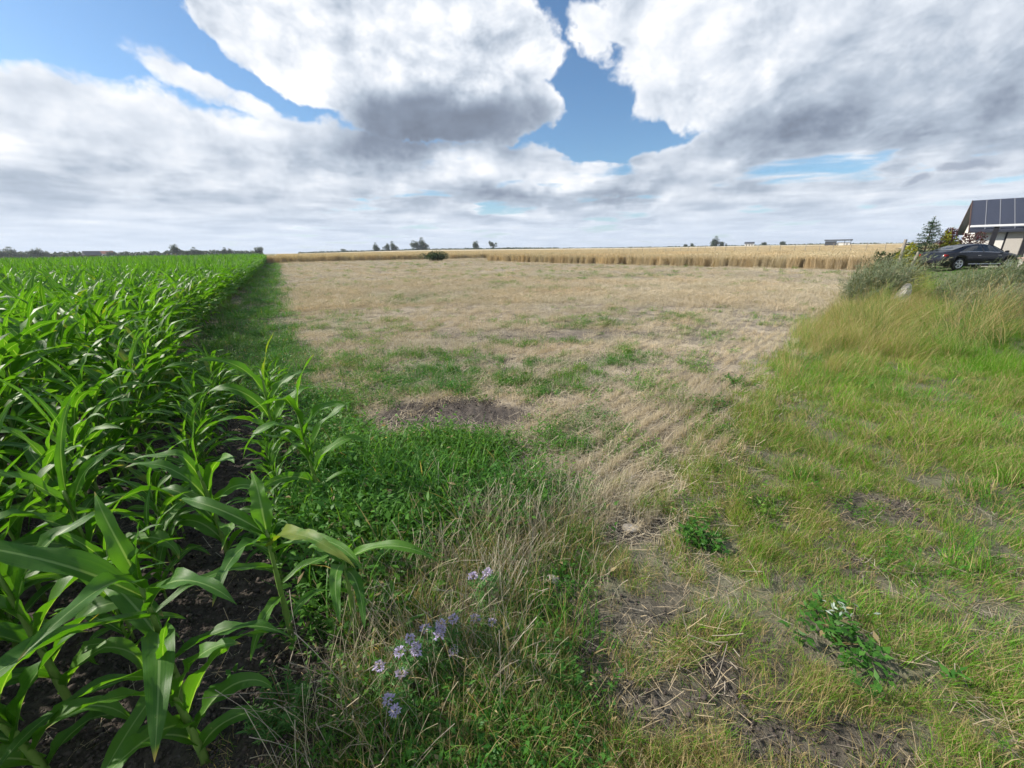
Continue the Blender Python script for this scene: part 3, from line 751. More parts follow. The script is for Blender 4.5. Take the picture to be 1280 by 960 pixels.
# ------------------------------------------------------------------ maize
def maize_material():
    m_, n_ = newmat('maize_leaf')
    t = n_.attr('t')[2]; sx = n_.attr('s')[2]; rnd = n_.attr('rnd')[2]
    ob = n_.node('ShaderNodeObjectInfo').outputs['Random']
    pos = n_.node('ShaderNodeTexCoord').outputs['Object']
    g = n_.mix(n_.m('FRACT', n_.add(rnd, ob)), (0.036, 0.125, 0.010), (0.080, 0.205, 0.018))
    veins = n_.noise(n_.xyz(n_.mul(sx, 14.0), n_.mul(t, 1.2), rnd), 1.0, 3, 0.6)
    g = n_.mix(n_.mul(n_.ss(veins, 0.35, 0.7), 0.45), g, (0.085, 0.20, 0.022))
    rib = n_.ss(n_.m('ABSOLUTE', sx), 0.13, 0.04)
    g = n_.mix(n_.mul(rib, n_.lin(t, 0.0, 1.0, 0.9, 0.35)), g, (0.27, 0.40, 0.15))
    g = n_.mix(n_.mul(n_.ss(t, 0.93, 1.0), n_.m('GREATER_THAN', rnd, 0.55)), g, (0.36, 0.27, 0.10))
    g = n_.mix(n_.mul(n_.m('GREATER_THAN', n_.m('FRACT', n_.mul(rnd, 5.73)), 0.965), n_.ss(n_.noise(pos, 9.0, 3, 0.6), 0.3, 0.6)), g, (0.16, 0.21, 0.035))
    spots = n_.ss(n_.noise(pos, 60.0, 3, 0.6), 0.70, 0.76)
    g = n_.mix(n_.mul(spots, 0.4), g, (0.30, 0.30, 0.12))
    p = principled(n_, g, n_.lin(veins, 0.3, 0.7, 0.42, 0.58), 0.4, 0, bump(n_, veins, 0.35, 0.002))
    tr = n_.node('ShaderNodeBsdfTranslucent')
    n_.put(tr.inputs[0], n_.v('MULTIPLY', g, (2.0, 2.0, 0.5)))
    mx = n_.node('ShaderNodeMixShader'); n_.put(mx.inputs[0], 0.40)
    n_.L.new(p, mx.inputs[1]); n_.L.new(tr.outputs[0], mx.inputs[2])
    finish(n_, mx.outputs[0])
    return m_
M['maize'] = maize_material()
M['stalk'] = plain('maize_stalk', (0.15, 0.25, 0.05), 0.55, 0.35, var=0.3, scale=25)
WIND = np.array([0.12, -1.0, 0.0])
def maize_leaf(p0, azm, L_, W_, th0, bend, twist=0.4, seg=12, across=5, wind=0.25, kink=0.0):
    t = np.linspace(0, 1, seg + 1)
    p = np.array(p0, float); C = [p.copy()]; T = []
    az0_, drift_ = azm, rng.normal(0, 0.5)
    for i in range(seg):
        th = th0 + bend * (t[i] ** 1.5) + (kink if t[i] > 0.45 else 0)
        azm = az0_ + drift_ * t[i] ** 2
        d = np.array([math.sin(th) * math.sin(azm), math.sin(th) * math.cos(azm), math.cos(th)])
        d = d + wind * t[i] * WIND
        d /= np.linalg.norm(d); T.append(d)
        p = p + d * L_ / seg; C.append(p.copy())
    T.append(T[-1]); C = np.array(C); T = np.array(T)
    side = np.array([math.cos(azm), -math.sin(azm), 0.0])
    fq = rng.uniform(1.8, 4.2); azm = az0_; f1, f2 = rng.random(2) * 6.28
    ss_ = np.linspace(-1, 1, across)
    wp = W_ * 0.5 * (0.42 + 0.58 * sst(0, 0.3, t)) * np.clip(1 - t ** 2.6, 0, 1) ** 0.85
    V = []; Sx = []; Tt = []
    for i in range(seg + 1):
        sd = side - T[i] * np.dot(side, T[i]); sd /= np.linalg.norm(sd) + 1e-9
        nm = np.cross(sd, T[i])
        a = twist * t[i]
        sd, nm = sd * math.cos(a) + nm * math.sin(a), nm * math.cos(a) - sd * math.sin(a)
        fold = 0.75 * (1 - t[i]) ** 2 + 0.16
        for q in ss_:
            ph = f1 if q > 0 else f2
            r_ = 0.55 * q * q * math.sin(6.283 * fq * t[i] + ph) * (0.25 + t[i]) * (1 - 0.6 * t[i])
            V.append(C[i] + sd * q * wp[i] * math.cos(fold * 0.6) + nm * (abs(q) * wp[i] * fold + r_ * wp[i] * 1.5))
            Sx.append(q); Tt.append(t[i])
    V = np.array(V)
    i = np.arange(seg)[:, None]; j = np.arange(across - 1)[None]
    a = i * across + j
    F = np.stack([a, a + 1, a + across + 1, a + across], -1).reshape(-1, 4)
    return V, F, np.full(len(V), rng.random()), np.array(Tt), np.array(Sx)
def leaf_mesh(name, q):
    V, F, r_, t_, s_ = q
    return mesh_np(name, V, F, M['maize'], {'rnd': ('FLOAT', 'POINT', r_), 't': ('FLOAT', 'POINT', t_), 's': ('FLOAT', 'POINT', s_)}, smooth=True)
def stalk_data(H_, lean, seg=7):
    mb = MB(); pt = []; rd = []
    for i in range(seg + 1):
        t = i / seg
        pt.append((lean[0] * t * t, lean[1] * t * t, -0.03 + (H_ + 0.03) * t)); rd.append(0.0135 * (1 - 0.55 * t) * (1.12 if i % 2 == 0 else 0.95))
    mb.tube(pt, rd, 7)
    return mb
def maize_spec(H_, nl, plane, lod=0):
    """list of leaf data + stalk of one plant"""
    lean = rng.normal(0, 0.03, 2) + np.array([0.0, -0.03])
    out = []
    for i in range(nl):
        f = (i + 0.7) / nl
        z0 = H_ * (0.10 + 0.84 * f ** 1.05); tt = z0 / H_
        azm = plane + (math.pi if i % 2 else 0) + rng.normal(0, 0.35)
        L_ = H_ * (0.62 - 0.35 * abs(f - 0.55)) * rng.uniform(0.85, 1.1) + 0.10
        W_ = 1.08 * (0.058 + 0.03 * math.sin(math.pi * min(1, f * 1.1))) * (0.7 + 0.3 * H_) * rng.uniform(0.85, 1.1)
        th0 = max(0.10, 0.62 - 0.45 * f + rng.normal(0, 0.08)); bend = (2.25 - 1.0 * f) * rng.uniform(0.65, 1.4)
        if f > 0.9: th0 *= 0.5; bend *= 0.55; W_ *= 0.7
        if lod == 0: out.append(maize_leaf((lean[0] * tt * tt, lean[1] * tt * tt, z0), azm, L_, W_, th0, bend, rng.normal(0, 0.7), 14, 5, kink=(rng.uniform(0.3, 0.8) if rng.random() < 0.15 else 0)))
        else: out.append(maize_leaf((lean[0] * tt * tt, lean[1] * tt * tt, z0), azm, L_, W_ * (1.1 if lod == 2 else 1), th0, bend, rng.normal(0, 0.7), 9 if lod == 1 else 5, 3))
    return out, stalk_data(H_, lean, 7 if lod == 0 else 3)
def merged_maize(name, H_, nl, plane, lod):
    lv, st = maize_spec(H_, nl, plane, lod)
    V = []; F = []; r_ = []; t_ = []; s_ = []; b = 0
    for q in lv:
        V.append(q[0]); F += (q[1] + b).tolist(); r_.append(q[2]); t_.append(q[3]); s_.append(q[4]); b += len(q[0])
    nf = len(F)
    sv = np.array(st.v); V.append(sv); F += [[i + b for i in f] for f in st.f]
    r_.append(np.zeros(len(sv))); t_.append(np.zeros(len(sv))); s_.append(np.ones(len(sv)))
    return mesh_np(name, np.concatenate(V), F, [M['maize'], M['stalk']], {'rnd': ('FLOAT', 'POINT', np.concatenate(r_)), 't': ('FLOAT', 'POINT', np.concatenate(t_)), 's': ('FLOAT', 'POINT', np.concatenate(s_))},
                   smooth=True, matidx=[0] * nf + [1] * (len(F) - nf))
ROWAZ = math.atan2(-0.485, 0.875)
# every plant of the field: rows along u
PU, PV, PK = [], [], []
for k, v0 in enumerate([-0.28, -0.74, -1.22] + list(np.arange(-1.80, -95, -0.68))):
    if k < 3: us = np.arange((1.95, 1.3, 0.9)[k], (5.2, 5.4, 5.8)[k], 0.165)
    else: us = np.arange(-1.0, 78.0, 0.160)
    us = us + rng.normal(0, 0.035, len(us))
    PK.append(np.full(len(us), k)); PU.append(us); PV.append(v0 + rng.normal(0, 0.035, len(us)))
PU = np.concatenate(PU); PV = np.concatenate(PV); PK = np.concatenate(PK)
cx_, cy_ = xy_of(PU, PV)
dist = np.hypot(cx_, cy_)
ok = (cy_ > -0.6) & ((np.abs(np.degrees(np.arctan2(cx_, cy_))) < 63) | ((dist < 9) & (cx_ < -1.7))) & (dist > 1.15) & (rng.random(len(cx_)) > 0.05)
cx_, cy_, dist, PV, PU, PK = cx_[ok], cy_[ok], dist[ok], PV[ok], PU[ok], PK[ok]
o_ = np.argsort(dist); cx_, cy_, dist, PV, PU, PK = cx_[o_], cy_[o_], dist[o_], PV[o_], PU[o_], PK[o_]
seen = np.abs(np.degrees(np.arctan2(cx_, cy_))) < 55
grow = np.clip(0.60 + 0.62 * sst(-0.2, -2.0, PV) + 0.25 * sst(3.0, 9.0, dist), 0.55, 1.28) * (0.92 + 0.16 * fbm(cx_ * 0.5, cy_ * 0.5, 2)) * rng.uniform(0.92, 1.07, len(cx_))
edge_far = (PV > -2.1) & (PU > 6)
grow = grow * (0.76 - 0.10 * sst(4.0, 2.0, dist))
grow = np.where(PK == 0, grow * 0.84, np.where(PK == 1, grow * 0.92, grow))
grow = np.where(edge_far, grow * rng.uniform(0.85, 1.0, len(grow)), grow)
def add_leafy(name, H_, nl, plane, loc, rz, label, group=None, spec=None):
    e = empty(name, loc, rz)
    lv, st = spec if spec else maize_spec(H_, nl, plane)
    st.build('stalk', M['stalk'], e, smooth=True)
    for q in lv: link('leaf', leaf_mesh('leaf', q), e)
    tag(e, label, 'maize plant', group)
    return e
def copy_thing(e, loc, rz, sc, label):
    r_ = e.copy(); COL.objects.link(r_); r_.location = loc; r_.rotation_euler = (rng.normal(0, 0.05), rng.normal(0, 0.05), rz); r_.scale = (sc,) * 3
    r_['label'] = label
    for ch in e.children:
        c_ = ch.copy(); COL.objects.link(c_); c_.parent = r_
    return r_
def Z(x, y): return float(hgt(np.array([x]), np.array([y]))[0])
GM = 'maize plants of the field on the left'
# three plants that stand out in front
def own_leaves(lst, H_, lean=(0, 0)):
    out = []
    for (f, azd, L_, W_, th, bd, tw, wd) in lst:
        out.append(maize_leaf((lean[0] * f * f, lean[1] * f * f, H_ * f), R(azd), L_, W_, th, bd, tw, 16, 5, wind=wd))
    return out, stalk_data(H_, lean)
b_ = own_leaves([(0.97, -75, 0.20, 0.045, 0.85, 1.5, 0.3, 0.1), (0.94, 165, 0.40, 0.052, 0.75, 1.75, 0.1, 0.3), (0.98, 100, 0.46, 0.050, 0.85, 1.75, -0.3, 0.2),
                 (0.88, 140, 0.36, 0.045, 1.0, 1.5, 0.2, 0.2), (0.60, -110, 0.28, 0.04, 0.9, 1.6, 0.3, 0.2), (1.0, 60, 0.14, 0.03, 0.4, 0.8, 0.6, 0.1)], 0.42)
add_leafy('maize_plant', 0.5, 6, 0, (-0.68, 1.30, Z(-0.68, 1.3)), 0, 'small maize plant with drooping leaves, nearest the purple flowers', GM, b_)
a_ = own_leaves([(0.96, -95, 0.46, 0.055, 0.75, 1.55, 0.2, 0.05), (0.98, -30, 0.26, 0.075, 0.35, 0.7, 0.8, 0.0), (0.90, 175, 0.42, 0.058, 0.8, 1.6, 0.1, 0.35),
                 (0.86, 120, 0.58, 0.062, 0.8, 1.45, -0.2, 0.3), (0.80, 95, 0.5, 0.05, 1.0, 1.4, -0.4, 0.2), (0.66, -130, 0.42, 0.045, 0.9, 1.5, 0.4, 0.2), (0.5, 60, 0.36, 0.045, 1.0, 1.5, 0.4, 0.2), (0.4, 170, 0.32, 0.045, 1.0, 1.4, 0.4, 0.2)], 0.56)
add_leafy('maize_plant', 0.64, 7, 0, (-0.97, 1.31, Z(-0.97, 1.31)), 0, 'maize plant with a curled top leaf left of the smallest plant', GM, a_)
c_ = own_leaves([(0.97, -60, 0.34, 0.06, 0.35, 0.6, 0.4, 0.1), (0.94, 150, 0.44, 0.07, 0.55, 1.7, 0.2, 0.35), (0.88, -100, 0.62, 0.085, 0.75, 0.9, 0.2, 0.1), (0.80, 100, 0.48, 0.075, 0.6, 1.8, 0.1, 0.35),
                 (0.74, -160, 0.58, 0.08, 0.8, 1.5, -0.2, 0.3), (0.62, 130, 0.55, 0.085, 0.9, 1.7, 0.3, 0.3), (0.52, -60, 0.5, 0.075, 0.9, 1.3, 0.3, 0.2), (0.40, 70, 0.45, 0.06, 1.0, 1.4, 0.3, 0.2), (1.0, 20, 0.2, 0.05, 0.15, 0.3, 0.3, 0.0), (0.3, 160, 0.42, 0.06, 1.0, 1.2, 0.2, 0.2), (0.3, -120, 0.45, 0.065, 1.0, 1.2, -0.2, 0.2)], 0.60)
add_leafy('maize_plant', 0.8, 9, 0, (-1.20, 1.02, Z(-1.2, 1.02)), 0, 'broad-leaved maize plant at the bottom left corner of the photo', GM, c_)
heroes = [(-1.02, 0.86, 0.40, 'low leafy maize plant at the bottom edge below the corner plant'), (-1.45, 0.80, 0.50, 'maize plant in the bottom left corner with leaves cut by the frame'), (-1.88, 1.45, 0.70, 'maize plant against the left edge above the corner plant'), (-1.62, 1.02, 0.70, 'maize plant beside the bottom left corner, cut by the left edge'), (-1.52, 1.74, 0.62, 'maize plant behind the broad-leaved corner plant on bare soil'),
          (-1.30, 2.30, 0.70, 'maize plant at the row end bordering the green weeds'), (-1.72, 2.62, 0.80, 'second maize plant along the outermost row by the weeds')]
for i, (hx, hy, hh, lb) in enumerate(heroes):
    add_leafy('maize_plant', hh, 9, ROWAZ + 1.57 + rng.normal(0, 0.4), (hx, hy, Z(hx, hy)), 0, lb, GM)
HX = np.array([-0.68, -0.97, -1.2] + [h[0] for h in heroes]); HY = np.array([1.3, 1.31, 1.02] + [h[1] for h in heroes])
far_ok = np.min(np.hypot(cx_[:, None] - HX[None], cy_[:, None] - HY[None]), 1) > 0.16
cx_, cy_, dist, PV, PU, PK, seen, grow = [q[far_ok] for q in (cx_, cy_, dist, PV, PU, PK, seen, grow)]
bases = []
NPART, NSINGLE = 40, 255
L_ROW = 'maize plant of the dense rows behind the front plants'
mids = [merged_maize('maize_plant', 1.0, 10, 0.0, 1) for _ in range(8)]
ids = np.where(seen)[0]
ORDN = 'first second third fourth fifth sixth seventh eighth ninth tenth eleventh twelfth thirteenth fourteenth fifteenth'.split()
RN = ['short outermost', 'second short', 'third short', 'first full-length']
for q, i in enumerate(ids[:NPART + NSINGLE]):
    loc = (cx_[i], cy_[i], Z(cx_[i], cy_[i])); rz = rng.normal(0, 0.5) - (ROWAZ + 1.57) + (math.pi if rng.random() < 0.5 else 0)
    sc = grow[i]
    rk = int(PK[i]); on = int((PU[(PK == rk) & seen] < PU[i]).sum())
    lab = L_ROW if (rk > 3 or on > 14) else f'{ORDN[on]} maize plant from the near end of the {RN[rk]} row'
    if q < NPART:
        if len(bases) < 8:
            e = add_leafy('maize_plant', 1.0, 10, 0.0, loc, rz, lab, GM); e.scale = (sc,) * 3; bases.append(e)
        else:
            copy_thing(bases[q % 8], loc, rz, sc, lab)
    else:
        o = link('maize_plant', mids[q % 8]); o.location = loc; o.rotation_euler = (rng.normal(0, 0.05), rng.normal(0, 0.05), rz); o.scale = (sc,) * 3
        tag(o, lab, 'maize plant', GM)
used = set(ids[:NPART + NSINGLE].tolist())
rest = np.array([i for i in range(len(cx_)) if i not in used])
fars = mids + [merged_maize('maize_far', 1.0, 9, 0.0, 2) for _ in range(6)]
far_i = dist[rest] > 14
k = len(rest)
scatter('maize_field', cx_[rest], cy_[rest], fars, grow[rest], 'mass of green maize stretching left to the horizon', idx=np.where(far_i, rng.integers(8, 14, k), rng.integers(0, 8, k)),
        rz=rng.normal(0, 0.5, k) - (ROWAZ + 1.57) + np.where(rng.random(k) < 0.5, math.pi, 0.0), tilt=0.05)

# ------------------------------------------------------------------ standing wheat
P_wheat = [proto('wheat_clump', [blades(46, 0.2, (0.80, 1.0), (0.008, 0.013), 0.07, 0.35, 4, ear=0.14), blades(30, 0.22, (0.4, 0.8), (0.009, 0.014), 0.12, 0.4, 3)], M['wheat']) for _ in range(5)]
P_wpatch = [proto('wheat_patch', [blades(90, 0.6, (0.82, 1.02), (0.016, 0.03), 0.08, 0.35, 3, ear=0.2)], M['wheat']) for _ in range(4)]
nr, na = 90, 240
wx, wy = polar(25, 900, nr, -60, 60, na)
inside = wheat_in(wx, wy, 0.9)
wz = hgt(wx, wy) + 0.74 + 0.12 * (fbm(wx * 1.5, wy * 1.5, 3) - 0.5)
f = grid_faces(nr, na)[:, ::-1]
f = f[inside.ravel()[f].all(1)].copy()
m_, n_ = newmat('ripe_wheat_canopy')
pos = n_.node('ShaderNodeNewGeometry').outputs['Position']
q1 = n_.noise(pos, 0.08, 5, 0.6); q2 = n_.noise(pos, 9.0, 5, 0.7)
c = n_.mix(q2, (0.43, 0.36, 0.245), (0.62, 0.545, 0.395))
c = n_.mix(n_.ss(q1, 0.35, 0.65), c, n_.mix(q2, (0.45, 0.37, 0.24), (0.60, 0.51, 0.35)))
finish(n_, principled(n_, c, 0.9, 0.1, 0, bump(n_, q2, 0.8, 0.08)))
wf = link('wheat_field', mesh_np('wheat_field', np.stack([wx, wy, wz], -1).reshape(-1, 3), f, m_, smooth=True))
tag(wf, 'ripe golden wheat standing uncut beyond the stubble', 'wheat', kind='stuff')
x, y = pts(90000, 27, 105, 1.2, 56)
s_in = wheat_in(x, y, 0.0); s_deep = wheat_in(x, y, 3.0)
q = s_in & ~s_deep; x, y = x[q], y[q]
gapw = np.maximum.reduce([ell(x, y, 9.7, 49.0, 0.9, 1.2, 0), ell(x, y, 12.6, 46.2, 0.7, 1.0, 0)])
x, y = keep(x, y, 1 - gapw * 0.9)
scatter('wheat_edge', x, y, P_wheat, rng.uniform(0.88, 1.08, len(x)), 'cut edge of the standing wheat with upright stalks', tints(x, y, (1, 0.97, 0.93), 0.15, 0.05, 0.3), np.clip(rng.normal(0.25, 0.1, len(x)), 0, 1), parent=wf, tilt=0.06)
x, y = pts(60000, 28, 260, 0.9, 56)
q = wheat_in(x, y, 2.2); x, y = x[q], y[q]
scatter('wheat_ears', x, y, P_wpatch, rng.uniform(0.9, 1.05, len(x)), 'ears of the wheat field reaching to the horizon', tints(x, y, (1, 0.97, 0.93), 0.12, 0.05, 0.1), 0.15, parent=wf, tilt=0.05)

# ------------------------------------------------------------------ tall grey-green weeds by the fence
def stemmed(stems, h, spread, nl, ll, lw, lean=(0.25, -0.2)):
    parts = []
    P, Dv = [], []
    for i in range(stems):
        b0 = np.array([rng.normal(0, spread), rng.normal(0, spread), 0]); H_ = h * rng.uniform(0.65, 1.1)
        lx, ly = lean[0] + rng.normal(0, 0.22), lean[1] + rng.normal(0, 0.22)
        for j in range(nl):
            t = (j + rng.random()) / nl
            t = 0.12 + 0.88 * t
            P.append(b0 + [lx * H_ * t ** 1.8, ly * H_ * t ** 1.8, H_ * t * (1 - 0.1 * t)])
            a = rng.random() * 6.28
            Dv.append([math.cos(a) + lx, math.sin(a) + ly, 0.2 + 0.9 * t])
    P = np.array(P); Dv = np.array(Dv)
    parts.append(leaves(P, Dv, rng.uniform(ll * 0.6, ll * 1.3, len(P)), rng.uniform(lw * 0.6, lw * 1.3, len(P))))
    parts.append(blades(stems, spread, (h * 0.6, h), (0.006, 0.010), 0.2, 0.4, 4, wind=0.2))
    return parts
P_mug = [proto('mugwort', stemmed(6, rng.uniform(0.8, 1.2), 0.12, 46, 0.11, 0.013, (0.40, -0.30)) + [blades(10, 0.15, (0.5, 1.1), (0.004, 0.007), 0.35, 0.9, 5, wind=0.3, ear=0.12)], M['mugwort']) for _ in range(7)]
def weeds(name, cx, cy, rx, ry, ang, k, sc, label, tint=(1, 1, 1), dry=0.12):
    x = rng.normal(0, 0.5, k * 3); y = rng.normal(0, 0.5, k * 3)
    q = np.hypot(x, y) < 1; x, y = x[q][:k] * rx, y[q][:k] * ry
    c, s_ = math.cos(R(ang)), math.sin(R(ang))
    x, y = cx + x * c - y * s_, cy + x * s_ + y * c
    return scatter(name, x, y, P_mug, rng.uniform(0.4, 1.2, len(x)) * sc, label, tints(x, y, tint, 0.25, 0.08), dry, rz=rng.normal(0, 0.4, len(x)), cat='weeds')
weeds('mugwort_clump', 12.1, 13.35, 0.75, 0.3, 47, 26, 1.35, 'tallest grey-green weeds rising beside the wooden posts')
weeds('mugwort_clump', 10.75, 12.5, 1.9, 0.34, 47, 100, 1.1, 'tall grey-green weeds at the field edge left of the wooden posts')
weeds('mugwort_clump', 14.3, 10.5, 2.6, 0.8, -14, 280, 0.9, 'wide mass of grey-green weeds in front of the car and brick wall', (0.85, 0.9, 0.85))
weeds('mugwort_clump', 11.3, 9.0, 1.3, 0.6, 0, 60, 0.65, 'low grey-green weeds at the foot of the bank grass', (1.0, 1.0, 0.95), 0.35)

# ------------------------------------------------------------------ posts
mb = MB(); mb.tube([(0, 0, -0.2), (0.01, -0.02, 0.7), (0.02, -0.03, 1.80)], [0.05, 0.045, 0.04], 9)
px_, py_ = 12.5, 13.45
o = mb.build('fence_post', M['wood'], loc=(px_, py_, Z(px_, py_))); tag(o, 'weathered wooden post leaning above the grey-green weeds', 'post', 'old fence posts')
mb = MB(); mb.tube([(0, 0, -0.2), (0.10, -0.02, 0.7), (0.20, -0.05, 1.42)], [0.045, 0.04, 0.035], 9)
o = mb.build('fence_post', M['wood'], loc=(px_ + 0.22, py_ - 0.1, Z(px_, py_))); tag(o, 'shorter wooden post slanting right beside the taller one', 'post', 'old fence posts')
sx_, sy_ = 10.85, 11.3
mb = MB()
mb.raw([(-0.22, -0.16, -0.1), (0.2, -0.16, -0.1), (0.22, 0.16, -0.1), (-0.2, 0.17, -0.1), (-0.06, -0.13, 0.36), (0.17, -0.12, 0.40), (0.18, 0.12, 0.42), (-0.04, 0.12, 0.38), (0.09, -0.07, 0.62), (0.16, -0.06, 0.60), (0.15, 0.07, 0.58), (0.08, 0.06, 0.63)],
       [[3, 2, 1, 0], [0, 1, 5, 4], [1, 2, 6, 5], [2, 3, 7, 6], [3, 0, 4, 7], [4, 5, 9, 8], [5, 6, 10, 9], [6, 7, 11, 10], [7, 4, 8, 11], [8, 9, 10, 11]])
o = mb.build('broken_post', M['concrete'], loc=(sx_, sy_, Z(sx_, sy_)), bevel=0.02); tag(o, 'broken tapered concrete post stump in the grass below the car', 'post stump')

# ------------------------------------------------------------------ wire fence in the wheat
fe = empty('wire_fence', (33, 70, Z(33, 70)))
tag(fe, 'long fence of thin dark posts and wire standing in the wheat', 'fence')
fp = []
nf = 29
for i in range(nf):
    t = i / (nf - 1)
    x0 = 46 + (21 - 46) * t + rng.normal(0, 0.15); y0 = 52 + (92 - 52) * t
    z0 = Z(x0, y0); hh = rng.uniform(1.6, 1.95)
    mb = MB(); mb.tube([(x0 - 33, y0 - 70, z0 - fe.location.z), (x0 - 33 + rng.normal(0, 0.05), y0 - 70, z0 - fe.location.z + hh)], [0.034, 0.03], 6)
    mb.build('post', M['wood'], fe); fp.append((x0 - 33, y0 - 70, z0 - fe.location.z + hh - 0.15))
for lvl in (0, -0.35):
    mb = MB(); mb.tube([(a, b, c + lvl) for a, b, c in fp], 0.008, 4); mb.build('wire', M['anthracite'], fe)

# ------------------------------------------------------------------ house, pergola, low wall
RZ = R(-42)
HZ = Z(30, 28)
ho = empty('house', (30.35, 27.75, HZ), RZ)
tag(ho, 'white single-storey house with dark panelled roof at the right edge', 'house')
EV, RG, DEP, LEN = 2.35, 4.25, 3.6, 14.0
mb = MB(); mb.raw([(0, 0, -0.3), (LEN, 0, -0.3), (LEN, 2 * DEP - 0.8, -0.3), (0, 2 * DEP - 0.8, -0.3), (0, 0, EV), (LEN, 0, EV), (LEN, 2 * DEP - 0.8, EV), (0, 2 * DEP - 0.8, EV), (0, DEP - 0.4, RG - 0.2), (LEN, DEP - 0.4, RG - 0.2)],
       [[0, 1, 5, 4], [2, 3, 7, 6], [3, 0, 4, 8, 7], [1, 2, 6, 9, 5], [4, 5, 9, 8], [6, 7, 8, 9]])
mb.build('wall', M['render_wall'], ho)
mb = MB()
sl_ = (RG - EV + 0.15) / DEP
x0_, x1_ = -0.35, LEN + 0.35
y0_, ym, y1_ = -0.42, DEP - 0.4, 2 * DEP - 0.8 + 0.42
zr = RG; ze = RG - sl_ * (ym - y0_)
for (ya, za, yb, zb) in ((y0_, ze, ym, zr), (y1_, ze, ym, zr)):
    mb.raw([(x0_, ya, za), (x1_, ya, za), (x1_, yb, zb), (x0_, yb, zb), (x0_, ya, za - 0.14), (x1_, ya, za - 0.14), (x1_, yb, zb - 0.14), (x0_, yb, zb - 0.14)],
           [[0, 1, 2, 3], [7, 6, 5, 4], [0, 4, 5, 1], [3, 2, 6, 7], [0, 3, 7, 4], [1, 5, 6, 2]])
roof = mb.build('roof', M['panel'], ho)
pw = 0.62
for i in range(int((LEN + 0.5) / pw)):
    xa = x0_ + 0.06 + i * pw
    mb = MB()
    nrm = np.array([0, -sl_, 1.0]); nrm /= np.linalg.norm(nrm)
    def pt_(x, f, up): return np.array([x, y0_ + f * (ym - y0_), ze + f * (zr - ze)]) + nrm * up
    c8 = [pt_(xa, 0.04, 0.003), pt_(xa + pw - 0.06, 0.04, 0.003), pt_(xa + pw - 0.06, 0.96, 0.003), pt_(xa, 0.96, 0.003), pt_(xa, 0.04, 0.05), pt_(xa + pw - 0.06, 0.04, 0.05), pt_(xa + pw - 0.06, 0.96, 0.05), pt_(xa, 0.96, 0.05)]
    mb.raw(c8, [[3, 2, 1, 0], [4, 5, 6, 7], [0, 1, 5, 4], [1, 2, 6, 5], [2, 3, 7, 6], [3, 0, 4, 7]])
    mb.build('panel', M['panel'], roof)
    mb = MB(); c8 = [pt_(xa + pw - 0.05, 0.02, 0.0), pt_(xa + pw - 0.02, 0.02, 0.0), pt_(xa + pw - 0.02, 0.98, 0.0), pt_(xa + pw - 0.05, 0.98, 0.0), pt_(xa + pw - 0.05, 0.02, 0.06), pt_(xa + pw - 0.02, 0.02, 0.06), pt_(xa + pw - 0.02, 0.98, 0.06), pt_(xa + pw - 0.05, 0.98, 0.06)]
    mb.raw(c8, [[3, 2, 1, 0], [4, 5, 6, 7], [0, 1, 5, 4], [1, 2, 6, 5], [2, 3, 7, 6], [3, 0, 4, 7]])
    mb.build('seam', M['seam'], roof)
mb = MB()
for (ya, yb) in ((y0_, ym), (y1_, ym)):
    za, zb = ze, zr
    mb.raw([(x0_ - 0.03, ya, za + 0.02), (x0_ - 0.03, yb, zb + 0.02), (x0_ - 0.03, yb, zb - 0.25), (x0_ - 0.03, ya, za - 0.25), (x0_ - 0.004, ya, za + 0.02), (x0_ - 0.004, yb, zb + 0.02), (x0_ - 0.004, yb, zb - 0.25), (x0_ - 0.004, ya, za - 0.25)],
           [[0, 1, 2, 3], [7, 6, 5, 4], [0, 4, 5, 1], [3, 2, 6, 7], [0, 3, 7, 4], [1, 5, 6, 2]])
mb.build('barge_board', M['brownboard'], ho)
for (xa, xb) in ((1.3, 3.0), (3.9, 5.6), (7.2, 9.0)):
    w0 = MB().box(xa, xb, -0.06, -0.005, 0.1, 2.15).build('window', M['anthracite'], ho)
    MB().box(xa + 0.08, xb - 0.08, -0.085, -0.062, 0.18, 2.07).build('roller_blind', M['blind'], w0)
pe = empty('pergola', (30.35, 27.75, HZ), RZ)
tag(pe, 'dark-posted terrace pergola with white front beam before the house', 'pergola')
for xq in (0.55, 1.85, 4.0, 6.5):
    MB().box(xq - 0.11, xq + 0.11, -2.42, -2.2, -0.2, 2.33).build('post', M['anthracite'], pe, bevel=0.01)
MB().box(-0.55, 9.0, -2.5, -2.36 + 0.2, 2.333, 2.45).build('front_beam', M['whitemetal'], pe, bevel=0.01)
MB().box(1.7, 9.0, -2.15, -0.45, 2.36, 2.44).build('canopy', M['anthracite'], pe)
MB().box(0.67, 9.0, -2.36, -2.26, 0.12, 0.3).build('lower_rail', M['anthracite'], pe)
MB().box(0.4, 9.0, -2.55, -0.05, -0.3, 0.08).build('deck', M['mortar'], pe)
wl = empty('low_brick_wall', (25.7, 20.9, Z(25.7, 20.9)), R(-8))
tag(wl, 'low pinkish brick garden wall behind the weeds at the right edge', 'wall')
MB().box(0.02, 5.98, 0.02, 0.22, -0.3, 0.56).build('core', M['mortar'], wl)
bme = mesh_np('brick', np.array([(x, y, z) for z in (0, 0.115) for (x, y) in ((0, 0), (0.36, 0), (0.36, 0.05), (0, 0.05))]), [[3, 2, 1, 0], [4, 5, 6, 7], [0, 1, 5, 4], [1, 2, 6, 5], [2, 3, 7, 6], [3, 0, 4, 7]], M['brick'])
for r_ in range(5):
    for i in range(16):
        xx = i * 0.375 + (0.18 if r_ % 2 else 0)
        if xx > 5.62: continue
        link('brick', bme, wl, (xx, -0.006 - 0.004 * rng.random(), -0.02 + r_ * 0.122))
